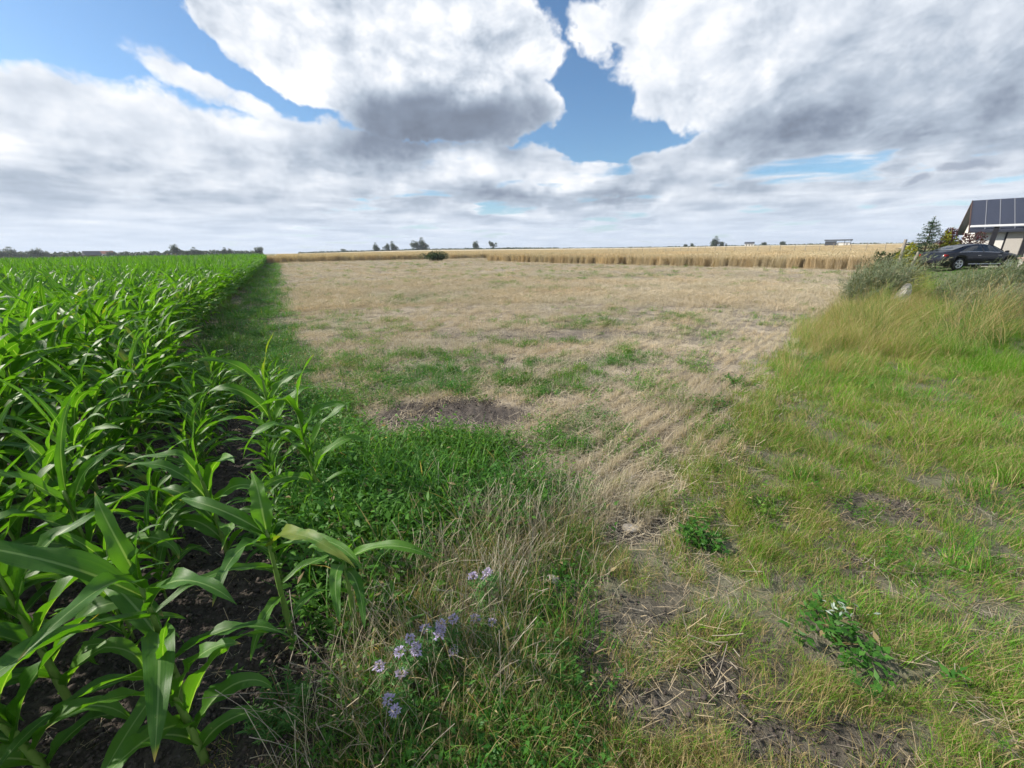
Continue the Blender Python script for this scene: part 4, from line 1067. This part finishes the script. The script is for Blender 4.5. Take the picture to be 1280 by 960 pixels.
MB().box(-0.04, 6.04, -0.06, 0.28, 0.592, 0.66).build('coping', M['brick'], wl, bevel=0.01)

# ------------------------------------------------------------------ car
def car():
    e = empty('parked_car', (0, 0, 0))
    L2 = 2.42
    xs = np.unique(np.concatenate([np.linspace(-L2, L2, 61), [-1.45 - 0.36, -1.45 + 0.36, 1.42 - 0.36, 1.42 + 0.36]]))
    top = lambda x: np.interp(x, [-2.42, -2.36, -2.25, -1.95, -1.5, -0.9, -0.35, 0.15, 0.55, 1.25, 1.9, 2.25, 2.38, 2.42], [0.62, 0.86, 0.99, 1.03, 1.19, 1.36, 1.43, 1.42, 1.33, 0.99, 0.88, 0.76, 0.62, 0.50])
    belt = lambda x: np.interp(x, [-2.42, -2.3, -1.9, -0.9, 1.25, 1.9, 2.3, 2.42], [0.60, 0.90, 0.96, 0.95, 0.90, 0.80, 0.66, 0.48])
    hwid = lambda x: np.interp(x, [-2.42, -2.3, -1.9, -1.0, 1.0, 1.9, 2.3, 2.42], [0.62, 0.80, 0.90, 0.92, 0.92, 0.88, 0.74, 0.52])
    roofw = lambda x: np.interp(x, [-2.42, -2.0, -1.2, -0.4, 0.4, 1.25, 2.42], [0.55, 0.70, 0.60, 0.60, 0.60, 0.74, 0.45])
    def bot(x):
        z = np.interp(x, [-2.42, -2.2, 2.2, 2.42], [0.36, 0.24, 0.22, 0.34])
        for c in (-1.45, 1.42):
            q = 0.36 ** 2 - (x - c) ** 2
            if q > 0: z = max(z, 0.33 + math.sqrt(q))
        return z
    V, F = [], []
    for x in xs:
        zt, zb, w_, wr, b = float(top(x)), float(belt(x)), float(hwid(x)), float(roofw(x)), float(bot(x))
        zt = max(zt, zb + 0.015); b = min(b, zb - 0.03)
        hs = [(0.0, zt), (wr * 0.7, zt - 0.012), (wr, zt - 0.05 if zt - zb > 0.1 else zt - 0.01), (w_ - 0.045, zb + 0.004), (w_, zb - 0.07 if zb - b > 0.15 else zb - 0.01), (w_ + 0.01, b + (zb - b) * 0.45), (w_ - 0.03, b), (w_ - 0.25, b + 0.01)]
        ring = [(x, y, z) for y, z in hs] + [(x, -y, z) for y, z in hs[:0:-1]]
        V += ring
    k = len(ring); ns = len(xs)
    for i in range(ns - 1):
        for j in range(k):
            if j == 7: continue
            F.append([i * k + j, (i + 1) * k + j, (i + 1) * k + (j + 1) % k, i * k + (j + 1) % k])
    F.append(list(range(k))[::-1]); F.append([(ns - 1) * k + j for j in range(k)])
    body = MB().raw(V, F).build('body', M['carpaint'], e, smooth=True)
    MB().box(-2.1, 2.1, -0.62, 0.62, 0.2, 0.55).build('underbody', M['tyre'], e)
    def side_pt(x, f, sgn, off=0.006):
        zt, zb = float(top(x)) - 0.05, float(belt(x)) + 0.004
        ya, yb = float(roofw(x)), float(hwid(x)) - 0.045
        return (x, sgn * (yb + (ya - yb) * f + off), zb + (zt - zb) * f)
    for sgn in (-1, 1):
        for (xa, xb, sk0, sk1) in ((-1.55, -0.22, 0.62, 0.0), (-0.14, 1.02, 0.0, 0.40)):
            lo = [side_pt(x, 0.10, sgn) for x in np.linspace(xa, xb, 9)]
            hi = [side_pt(x, 0.88, sgn) for x in np.linspace(xa + sk0, xb - sk1, 9)]
            MB().raw(lo + hi, [[i, i + 1, 10 + i, 9 + i] for i in range(8)]).build('side_window', M['glass'], e)
            mb = MB(); mb.tube([(p[0], p[1] + sgn * 0.004, p[2]) for p in lo], 0.010, 4); mb.build('window_trim', M['chrome'], e)
        mb = MB(); mb.tube([(x, sgn * (float(hwid(x)) + 0.012), 0.33) for x in np.linspace(-0.95, 0.95, 7)], 0.014, 4); mb.build('sill_trim', M['chrome'], e)
        for (xa, xb) in ((-0.20, -0.16),):
            pass
        for xd in (-0.45, 0.75):
            MB().box(xd - 0.10, xd + 0.10, sgn * 0.925 - 0.012, sgn * 0.925 + 0.012, 0.78, 0.805).build('door_handle', M['chrome'], e)
        mb = MB(); mb.raw([(0.95, sgn * 0.93, 0.93), (1.12, sgn * 0.93, 0.95), (1.10, sgn * 1.07, 0.96), (0.97, sgn * 1.07, 0.94), (0.95, sgn * 0.93, 1.03), (1.08, sgn * 0.93, 1.05), (1.06, sgn * 1.07, 1.05), (0.97, sgn * 1.07, 1.04)], [[3, 2, 1, 0], [4, 5, 6, 7], [0, 1, 5, 4], [1, 2, 6, 5], [2, 3, 7, 6], [3, 0, 4, 7]])
        mb.build('mirror', M['carpaint'], e, bevel=0.012)
        MB().box(-2.33, -2.05, sgn * 0.78 - 0.06, sgn * 0.78 + 0.075, 0.74, 0.86).build('tail_light', M['redlamp'], e, bevel=0.02)
        MB().box(2.02, 2.30, sgn * 0.70 - 0.08, sgn * 0.70 + 0.08, 0.60, 0.70).build('headlight', M['clearlamp'], e, bevel=0.02)
    def glass_cap(xa, xb, nm):
        a_ = [(x, y, float(top(x)) + 0.006) for x in (xa, xb) for y in (-float(roofw(x)) * 0.92, 0, float(roofw(x)) * 0.92)]
        MB().raw(a_, [[0, 3, 4, 1], [1, 4, 5, 2]]).build(nm, M['glass'], e)
    glass_cap(0.55, 1.2, 'windscreen'); glass_cap(-1.85, -1.0, 'rear_window')
    for xc in (-1.45, 1.42):
        for sgn in (-1, 1):
            w0 = empty('wheel', (xc, sgn * 0.80, 0.33)); w0.parent = e
            mb = MB(); V = []; kk = 28
            prof = [(0.225, -0.10), (0.315, -0.105), (0.33, -0.07), (0.33, 0.07), (0.315, 0.105), (0.225, 0.10)]
            for i in range(kk):
                t = 6.2832 * i / kk
                V += [(r_ * math.cos(t), yy, r_ * math.sin(t)) for r_, yy in prof]
            mb.raw(V, [[i * 6 + j, ((i + 1) % kk) * 6 + j, ((i + 1) % kk) * 6 + j + 1, i * 6 + j + 1] for i in range(kk) for j in range(5)])
            mb.build('tyre', M['tyre'], w0, smooth=True)
            mb = MB(); V = []
            pr = [(0.20, 0.06), (0.235, 0.098), (0.222, 0.104), (0.19, 0.075)]
            for i in range(kk):
                t = 6.2832 * i / kk
                V += [(r_ * math.cos(t), sgn * yy, r_ * math.sin(t)) for r_, yy in pr]
            mb.raw(V, [[i * 4 + j, ((i + 1) % kk) * 4 + j, ((i + 1) % kk) * 4 + j + 1, i * 4 + j + 1] for i in range(kk) for j in range(3)])
            for q in range(5):
                t = 6.2832 * q / 5 + 0.3
                c, s_ = math.cos(t), math.sin(t)
                pts8 = []
                for yy in (0.06, 0.10):
                    for (rr_, ww) in ((0.02, 0.04), (0.02, -0.04), (0.215, -0.028), (0.215, 0.028)):
                        pts8.append((rr_ * c - ww * s_, sgn * yy, rr_ * s_ + ww * c))
                mb.raw(pts8, [[0, 1, 2, 3], [7, 6, 5, 4], [0, 4, 5, 1], [1, 5, 6, 2], [2, 6, 7, 3], [3, 7, 4, 0]])
            mb.build('rim', M['alloy'], w0)
    return e
ce = car()
CX, CY = 25.9, 23.6
ce.location = (CX, CY, Z(CX, CY) - 0.01); ce.rotation_euler = (0, 0, R(-3)); ce.scale = (0.88, 0.95, 0.96)
tag(ce, 'black saloon car with silver rims parked side-on before the house', 'car')

# ------------------------------------------------------------------ garden plants by the car
def leaf_cloud(k, centre, radii, ll, lw, lumps=9):
    c0 = np.array(centre); rd = np.array(radii)
    lc = rng.normal(0, 0.42, (lumps, 3)); lr = rng.uniform(0.30, 0.52, lumps)
    w_ = rng.integers(0, lumps, k)
    d = rng.normal(0, 1, (k, 3)); d /= np.linalg.norm(d, axis=1, keepdims=True)
    P = (lc[w_] + d * (lr[w_] * rng.random(k) ** 0.4)[:, None]) * rd + c0
    Dv = d + rng.normal(0, 0.6, (k, 3)) + np.array([0, 0, 0.2])
    return leaves(P, Dv, rng.uniform(ll * 0.6, ll * 1.3, k), rng.uniform(lw * 0.6, lw * 1.3, k))
def limbs(h, r0, k, spread, zfrom=0.35):
    mb = MB()
    mb.tube([(0, 0, -0.2), (0.02 * h, 0, h * 0.4), (0.0, 0.02 * h, h * 0.85)], [r0, r0 * 0.7, r0 * 0.25], 7)
    for i in range(k):
        a = rng.random() * 6.28; z0 = h * rng.uniform(zfrom, 0.6); r_ = spread * rng.uniform(0.5, 1)
        mb.tube([(0, 0, z0), (0.5 * r_ * math.cos(a), 0.5 * r_ * math.sin(a), z0 + h * 0.14), (r_ * math.cos(a), r_ * math.sin(a), z0 + h * rng.uniform(0.15, 0.35))], [r0 * 0.45, r0 * 0.3, r0 * 0.1], 5)
    return mb
def plant(name, loc, trunk, crown_parts, mat, label, cat, group=None, tname='trunk'):
    e = empty(name, loc)
    trunk.build(tname, M['bark'], e)
    V, F, r_, t_ = join(crown_parts)
    link('crown', mesh_np('crown', V, F, mat, {'rnd': ('FLOAT', 'POINT', r_), 't': ('FLOAT', 'POINT', t_)}), e)
    return tag(e, label, cat, group)
# young conifer: whorls of drooping branches with needles
P, Dv = [], []
tr_ = MB(); tr_.tube([(0, 0, -0.2), (0, 0, 1.6), (0.02, 0, 3.15)], [0.07, 0.045, 0.012], 7)
for w_ in range(15):
    zc = 0.25 + w_ * 0.185; rad = 1.45 * (1 - zc / 3.3) + 0.06
    if w_ == 13: rad = 0.42
    for i in range(9):
        a = rng.random() * 6.28; r_ = rad * rng.uniform(0.75, 1.1)
        e1 = np.array([r_ * math.cos(a), r_ * math.sin(a), zc + 0.14 * r_]); b0 = np.array([0, 0, zc])
        tr_.tube([b0, e1], [0.015, 0.005], 4, cap=False)
        for q in range(int(40 * r_) + 14):
            t = 0.12 + 0.88 * rng.random()
            P.append(b0 + (e1 - b0) * t + rng.normal(0, 0.045, 3)); Dv.append((e1 - b0) / r_ + rng.normal(0, 0.6, 3) + [0, 0, 0.35])
for q in range(120):
    P.append([rng.normal(0, 0.02), rng.normal(0, 0.02), rng.uniform(2.5, 3.2)]); Dv.append(rng.normal(0, 1, 3) + [0, 0, 0.6])
P = np.array(P); Dv = np.array(Dv)
plant('conifer', (26.4, 26.8, Z(26.4, 26.8)), tr_, [leaves(P, Dv, rng.uniform(0.07, 0.15, len(P)), 0.035)], M['pine'], 'young dark conifer with a bare leading shoot behind the car', 'conifer').scale = (0.95, 0.95, 1.0)
def shrub(x, y, h, r_, mat, label, cat, k=2600):
    plant('garden_shrub', (x, y, Z(x, y)), limbs(h, 0.03, 7, r_ * 0.7, 0.15), [leaf_cloud(k, (0, 0, h * 0.6), (r_, r_, h * 0.55), 0.14, 0.08)], mat, label, cat, 'garden shrubs beside the car', 'stem')
shrub(24.0, 25.2, 1.5, 0.6, M['yellow'], 'yellow-leaved shrub behind the boot of the car', 'shrub', 1500)
shrub(27.1, 26.5, 1.9, 0.5, M['yellow'], 'yellow-green shrub between the conifer and the purple bush', 'shrub', 1700)
shrub(28.2, 26.8, 2.2, 0.9, M['purple'], 'purple-leaved bush in front of the house corner', 'shrub', 3200)
shrub(25.2, 27.3, 1.35, 0.9, M['tree'], 'dark green shrub left of the conifer', 'shrub', 2200)

# ------------------------------------------------------------------ trees on the skyline
def tree_kind(h, r_, zc, k, seed_lumps=12, ll=0.95):
    V, F, a_, t_ = leaf_cloud(k, (0, 0, h * zc), (r_ * 1.2, r_ * 1.2, h * (1 - zc) * 1.15), ll, ll * 0.6, seed_lumps)
    cm = mesh_np('crown', V, F, M['tree'], {'rnd': ('FLOAT', 'POINT', a_), 't': ('FLOAT', 'POINT', t_)})
    return limbs(h * 0.9, h * 0.028, 8, r_ * 0.7), cm
TK = [tree_kind(10, 3.9, 0.56, 2600, 26), tree_kind(10, 3.2, 0.58, 2400, 22), tree_kind(10, 4.5, 0.54, 2800, 30), tree_kind(10, 2.4, 0.66, 900, 7), tree_kind(7, 4.2, 0.48, 2400, 24)]
for i, (lm, cm) in enumerate(TK):
    o = lm.build('trunk', M['bark']); TK[i] = (o.data, cm); bpy.data.objects.remove(o)
def at_px(az_deg, r_):
    a = R(az_deg); x, y = r_ * math.sin(a), r_ * math.cos(a)
    return x, y, Z(x, y)
def tree(az_deg, dist_, h, kind, label, group='trees on the far skyline', wide=1.0):
    x, y, z = at_px(az_deg, dist_)
    e = empty('field_tree', (x, y, z), rng.random() * 6)
    sc = 1.08 * h / 10.0
    e.scale = (sc * wide, sc * wide, sc)
    t0 = link('trunk', TK[kind][0], e); c0 = link('crown', TK[kind][1], e)
    return tag(e, label, 'tree', group)
def azp(px): return math.degrees(math.atan((px - 640) / 526.0))
tree(azp(472), 430, 6.6, 0, 'leftmost round tree of the skyline trees beyond the wheat')
tree(azp(486.5), 440, 6.8, 1, 'left of the two touching trees on the skyline')
tree(azp(494), 440, 7.6, 0, 'right of the two touching trees on the skyline')
tree(azp(523), 420, 7.6, 2, 'lower left crown of the biggest tree pair on the skyline')
tree(azp(530.5), 420, 9.4, 0, 'tallest round crown of the biggest tree pair on the skyline')
tree(azp(596.5), 430, 7.6, 1, 'small dense oval tree above the step in the wheat')
tree(azp(617), 430, 9.0, 3, 'thin open-crowned tree right of the small oval tree')
tree(azp(432), 520, 5.0, 4, 'low bush tree on the skyline left of the round trees')
tree(azp(893), 420, 7.0, 0, 'round tree above the wire fence on the skyline')
tree(azp(903), 420, 5.0, 4, 'low tree just right of the round tree above the fence')
tree(azp(858), 430, 3.4, 4, 'small dark bush left of the round tree above the fence')
tree(azp(866), 430, 3.6, 1, 'second small bush left of the round tree above the fence')
tree(azp(937), 450, 3.8, 4, 'low dark tree over the small white house')
tree(azp(955), 450, 4.0, 4, 'low dark tree right of the small white house')
tree(azp(978), 450, 4.4, 4, 'low spreading tree left of the open barn')
tree(azp(223), 330, 6.4, 1, 'dark tree rising over the maize on the left skyline')
tree(azp(236), 340, 4.2, 4, 'low tree beside the dark tree above the maize')
tree(azp(244), 345, 4.6, 0, 'left tree of a close pair above the maize')
tree(azp(252), 345, 4.4, 4, 'right tree of a close pair above the maize')
tree(azp(282), 360, 4.6, 0, 'small tree above the maize near the row ends')
tree(azp(290), 360, 4.4, 1, 'narrow tree above the maize near the row ends')
tree(azp(326), 330, 6.0, 4, 'broad tree where the maize edge meets the skyline')
ORD = 'first second third fourth fifth sixth seventh eighth ninth tenth eleventh twelfth thirteenth fourteenth fifteenth sixteenth seventeenth eighteenth'.split()
for i, (px, h, kd) in enumerate([(4, 9, 2), (19, 11, 0), (27, 8, 4), (50, 9.5, 2), (59, 8, 1), (70, 6.5, 4), (84, 6.5, 4), (96, 7, 2), (108, 6.5, 0), (124, 7, 4), (140, 7, 2), (152, 5, 4), (168, 4.6, 4), (182, 4.2, 4), (200, 4.2, 2)]):
    tree(azp(px), 360 + 20 * (i % 3), h * 0.48, kd, ORD[i] + ' tree from the left edge in the tree line behind the maize', 'tree line behind the maize', 1.25)
def hedge(name, p0, p1, r0, r1, h, k, label):
    t = rng.random(k); azs = np.radians(azp(p0) + (azp(p1) - azp(p0)) * t); rr_ = r0 + (r1 - r0) * t + rng.normal(0, 2, k)
    x, y = rr_ * np.sin(azs), rr_ * np.cos(azs)
    hh = h * (0.5 + 0.9 * fbm(t * 40, t * 0 + 3.3, 3))
    z = hgt(x, y) + rng.random(k) * hh
    P = np.stack([x, y, z], -1)
    V, F, a_, t_ = leaves(P, rng.normal(0, 1, (k, 3)), 1.3, 1.0)
    o = link(name, mesh_np(name, V, F, M['tree'], {'rnd': ('FLOAT', 'POINT', a_), 't': ('FLOAT', 'POINT', t_)}))
    tag(o, label, 'hedge', kind='stuff')
hedge('far_hedge', -60, 330, 420, 400, 3.6, 9000, 'low bluish hedge line along the horizon behind the maize')
hedge('far_hedge', 375, 700, 440, 450, 1.7, 7000, 'dark low hedge along the skyline under the round trees')
hedge('far_hedge', 690, 1140, 480, 470, 1.2, 7000, 'thin dark hedge along the skyline behind the wire fence')
# bush and dry stems at the edge of the wheat
bx, by = -11.6, 64.5
plant('field_bush', (bx, by, Z(bx, by)), limbs(1.2, 0.04, 8, 1.6, 0.1), [leaf_cloud(2600, (0, 0, 0.7), (2.4, 1.2, 0.75), 0.22, 0.12, 14)], M['tree'], 'dark green bush at the edge of the standing wheat', 'bush', tname='stem')

# ------------------------------------------------------------------ far buildings
def building(name, az_deg, dist_, w_, d_, h, roof_h, wallm, roofm, label, rot=0.0, flat=False, openf=False):
    x, y, z = at_px(az_deg, dist_)
    e = empty(name, (x, y, z), R(-az_deg + rot))
    if openf:
        MB().box(-w_ / 2, -0.05 * w_, -d_ / 2, d_ / 2, -0.5, h * 0.92).build('enclosed_bay', M['roofdark'], e)
        MB().box(-0.02 * w_, w_ / 2 - 0.4, -d_ / 2 + 0.5, d_ / 2, -0.5, h * 0.72).build('wall', wallm, e)
        MB().box(-w_ / 2 - 0.4, w_ / 2 + 0.4, -d_ / 2 - 0.5, d_ / 2 + 0.5, h, h + roof_h).build('roof', roofm, e)
        for q in (0.25, 0.48): MB().box(q * w_ - 0.12, q * w_ + 0.12, -d_ / 2 - 0.3, -d_ / 2 - 0.05, -0.5, h).build('post', roofm, e)
    else:
        MB().box(-w_ / 2, w_ / 2, -d_ / 2, d_ / 2, -0.5, h).build('wall', wallm, e)
        MB().raw([(-w_ / 2 - .4, -d_ / 2 - .4, h), (w_ / 2 + .4, -d_ / 2 - .4, h), (w_ / 2 + .4, d_ / 2 + .4, h), (-w_ / 2 - .4, d_ / 2 + .4, h), (-w_ / 2 - .4, 0, h + roof_h), (w_ / 2 + .4, 0, h + roof_h)],
                 [[0, 1, 5, 4], [2, 3, 4, 5], [0, 4, 3], [1, 2, 5], [3, 2, 1, 0]]).build('roof', roofm, e)
        for q in (-0.3, 0.02, 0.3):
            MB().box(q * w_ - 0.45, q * w_ + 0.45, -d_ / 2 - 0.06, -d_ / 2 - 0.004, h * 0.35, h * 0.75).build('window', M['glass'], e)
    return tag(e, label, 'building')
building('open_barn', azp(1047), 260, 10, 6, 3.0, 0.5, M['render_wall'], M['roofdark'], 'open barn with dark flat roof and white wall on the skyline', openf=True)
building('farmhouse', azp(937), 430, 7, 6, 2.4, 1.6, M['render_wall'], M['roofdark'], 'tiny white house on the skyline behind the wire fence')
building('farmhouse', azp(118), 340, 6.5, 6, 1.8, 2.2, M['brownboard'], M['roofdark'], 'dark-roofed house among the trees of the line behind the maize', 12)
building('farmhouse', azp(133), 400, 9, 7, 2.6, 1.8, M['render_wall'], M['roofred'], 'pale house half hidden by the tree line behind the maize', -10)

# ------------------------------------------------------------------ purple flowers, weeds and stones in the foreground
def phacelia(x, y, h, heads, label, lean=(0, 0)):
    e = empty('purple_flower', (x, y, Z(x, y)))
    mb = MB(); P, Dv = [], []
    for i in range(heads):
        tx, ty = lean[0] + rng.normal(0, 0.035), lean[1] + rng.normal(0, 0.035); hh = h * rng.uniform(0.8, 1.05)
        mb.tube([(0, 0, 0), (tx * 0.4, ty * 0.4, hh * 0.55), (tx, ty, hh)], [0.0035, 0.003, 0.002], 5)
        for q in range(16):
            t = rng.uniform(0.15, 0.92); c = np.array([tx * t, ty * t, hh * t]); a = rng.random() * 6.28; dr = np.array([math.cos(a), math.sin(a), rng.uniform(0, 0.5)])
            ln = rng.uniform(0.03, 0.065)
            for g_ in range(7):
                for sd in (-1, 1):
                    P.append(c + dr * ln * (g_ + 1) / 7); Dv.append(dr * 0.7 + sd * np.array([-dr[1], dr[0], 0.15]))
        hp = MB(); pp, pd = [], []
        for q in range(46):
            d = rng.normal(0, 1, 3); d /= np.linalg.norm(d); d[2] = abs(d[2]) * 0.8 - 0.15
            pp.append(np.array([tx, ty, hh]) + d * 0.014 * rng.uniform(0.5, 1.2)); pd.append(d + rng.normal(0, 0.3, 3))
        V, F, r_, t_ = leaves(np.array(pp), np.array(pd), rng.uniform(0.008, 0.014, 46), 0.0075)
        link('flower_head', mesh_np('flower_head', V, F, M['petal'], {'rnd': ('FLOAT', 'POINT', r_), 't': ('FLOAT', 'POINT', t_)}), e)
    mb.build('stem', M['leafy'], e)
    V, F, r_, t_ = leaves(np.array(P), np.array(Dv), rng.uniform(0.012, 0.022, len(P)), 0.005)
    link('foliage', mesh_np('foliage', V, F, M['fern'], {'rnd': ('FLOAT', 'POINT', r_), 't': ('FLOAT', 'POINT', t_)}), e)
    return tag(e, label, 'flower', 'purple phacelia flowers')
phacelia(-0.40, 0.98, 0.17, 3, 'lowest lilac flower cluster in the grass at the bottom')
phacelia(-0.43, 1.08, 0.20, 4, 'pale lilac flower cluster just above the lowest one')
phacelia(-0.37, 1.17, 0.22, 3, 'faded lilac flower heads under the small maize plant')
phacelia(-0.26, 1.16, 0.20, 3, 'violet flowers right of the drooping maize leaf tips')
phacelia(-0.22, 1.09, 0.14, 1, 'single magenta-violet flower low in the dark foliage')
phacelia(-0.10, 1.25, 0.15, 2, 'small blue-violet flower beside a bleached grass ear')
phacelia(-0.14, 1.42, 0.24, 4, 'uppermost pale lilac flower cluster among dead stalks')
def stone(name, x, y, r_, flat, label):
    import bmesh
    bm = bmesh.new(); bmesh.ops.create_icosphere(bm, subdivisions=3, radius=1.0)
    for v in bm.verts:
        q = 1 + 0.35 * (float(fbm(np.array([v.co.x * 1.3 + x * 9]), np.array([v.co.y * 1.3 + v.co.z + 5 * y]), 3)[0]) - 0.5)
        v.co = v.co * q; v.co.x *= r_; v.co.y *= r_ * 0.75; v.co.z *= r_ * flat
    me = bpy.data.meshes.new(name); bm.to_mesh(me); bm.free(); me.materials.append(M['stone'])
    return tag(link(name, me, loc=(x, y, Z(x, y) + r_ * flat * 0.35)), label, 'stone', 'stones on the ground')
stone('stone', 0.19, 1.60, 0.04, 0.7, 'small whitish stone in the grass right of the dead stalks')
stone('stone', 0.70, 2.0, 0.052, 0.3, 'flat pale stone lying on bare soil')
def leafy_weed(x, y, r_, h, label, silver=False):
    e = empty('leafy_weed', (x, y, Z(x, y)))
    V, F, a_, t_ = weed_clump(34, h, r_ * 1.5, 9, 0.042, 0.020, 0.75)
    mb = MB()
    for i in range(9):
        a = rng.random() * 6.28; mb.tube([(0, 0, 0), (0.5 * r_ * math.cos(a), 0.5 * r_ * math.sin(a), h * 0.7)], [0.003, 0.0015], 5)
    mb.build('stem', M['leafy'], e)
    link('foliage', mesh_np('foliage', V, F, M['leafy'], {'rnd': ('FLOAT', 'POINT', a_), 't': ('FLOAT', 'POINT', t_)}), e)
    if silver:
        P = np.array([(0.05, 0.07, h * 0.9), ] * 22) + rng.normal(0, 1, (22, 3)) * [0.05, 0.03, 0.012]
        V, F, a_, t_ = leaves(P, rng.normal(0, 1, (22, 3)) * [1, 1, 0.6], 0.032, 0.009)
        link('silvery_leaves', mesh_np('silvery_leaves', V, F, M['silver'], {'rnd': ('FLOAT', 'POINT', a_), 't': ('FLOAT', 'POINT', t_)}), e)
    return tag(e, label, 'weed', 'leafy weeds in the grass')
leafy_weed(1.36, 1.25, 0.15, 0.13, 'dark green leafy weed with silvery leaf undersides in the grass', True)
leafy_weed(1.07, 1.88, 0.10, 0.11, 'bright green broad-leaved weed beside bare soil')
leafy_weed(2.1, 3.9, 0.16, 0.14, 'green weed clump at the stubble edge near the straw heap')
leafy_weed(2.75, 4.6, 0.18, 0.15, 'green weed clump farther along the stubble edge')
def feathery(x, y, r_, h, label):
    e = empty('feathery_weed', (x, y, Z(x, y)))
    P, Dv = [], []; mb = MB()
    for i in range(22):
        a = rng.random() * 6.28; q = r_ * rng.random() ** 0.5; top_ = np.array([q * math.cos(a), q * math.sin(a), h * rng.uniform(0.6, 1.05)])
        b0 = top_ * [0.25, 0.25, 0]
        mb.tube([b0, (b0 + top_) / 2 + [0, 0, 0.01], top_], [0.0022, 0.002, 0.001], 4)
        for k_ in range(90):
            t = rng.uniform(0.2, 1); P.append(b0 + (top_ - b0) * t); aa_ = rng.random() * 6.28
            Dv.append([math.cos(aa_), math.sin(aa_), rng.uniform(0.1, 0.9)])
    mb.build('stem', M['leafy'], e)
    V, F, a_, t_ = leaves(np.array(P), np.array(Dv), rng.uniform(0.012, 0.035, len(P)), 0.0045)
    link('foliage', mesh_np('foliage', V, F, M['fern'], {'rnd': ('FLOAT', 'POINT', a_), 't': ('FLOAT', 'POINT', t_)}), e)
    return tag(e, label, 'weed')
feathery(-0.80, 0.97, 0.13, 0.17, 'feathery bright green weed at the bottom edge by the maize')
# heap of combed straw at the stubble edge
V, F, r_, t_ = blades(520, 0.30, (0.12, 0.36), (0.002, 0.0036), flat=True, segs=3)
V = V.reshape(-1, 3); V[:, 2] = np.abs(V[:, 2]) * 0.5 + 0.07 * np.exp(-((V[:, 0] / 0.3) ** 2 + (V[:, 1] / 0.25) ** 2)) * np.repeat(rng.random(520), 8)
hp = link('straw_heap', mesh_np('straw_heap', V, F, M['straw_d'], {'rnd': ('FLOAT', 'POINT', r_), 't': ('FLOAT', 'POINT', t_)}), loc=(1.95, 4.3, Z(1.95, 4.3) + 0.03))
hp.scale = (0.95, 0.62, 0.9); tag(hp, 'pale heap of combed straw at the edge of the stubble', 'straw', kind='stuff')

# ------------------------------------------------------------------ the air over the fields
hz_m = bpy.data.materials.new('haze_air'); hz_m.use_nodes = True
hz_m.node_tree.nodes.clear()
hn = NT(hz_m.node_tree)
pv = hn.node('ShaderNodeVolumePrincipled')
pv.inputs['Color'].default_value = (0.80, 0.88, 1.0, 1); pv.inputs['Density'].default_value = 0.00026; pv.inputs['Anisotropy'].default_value = 0.2
hn.L.new(pv.outputs[0], hn.node('ShaderNodeOutputMaterial').inputs['Volume'])
hb = MB().box(-1400, 1400, -200, 1400, -2.0, 22.0).build('haze', hz_m)
tag(hb, 'thin bluish summer haze over the fields', kind='stuff')
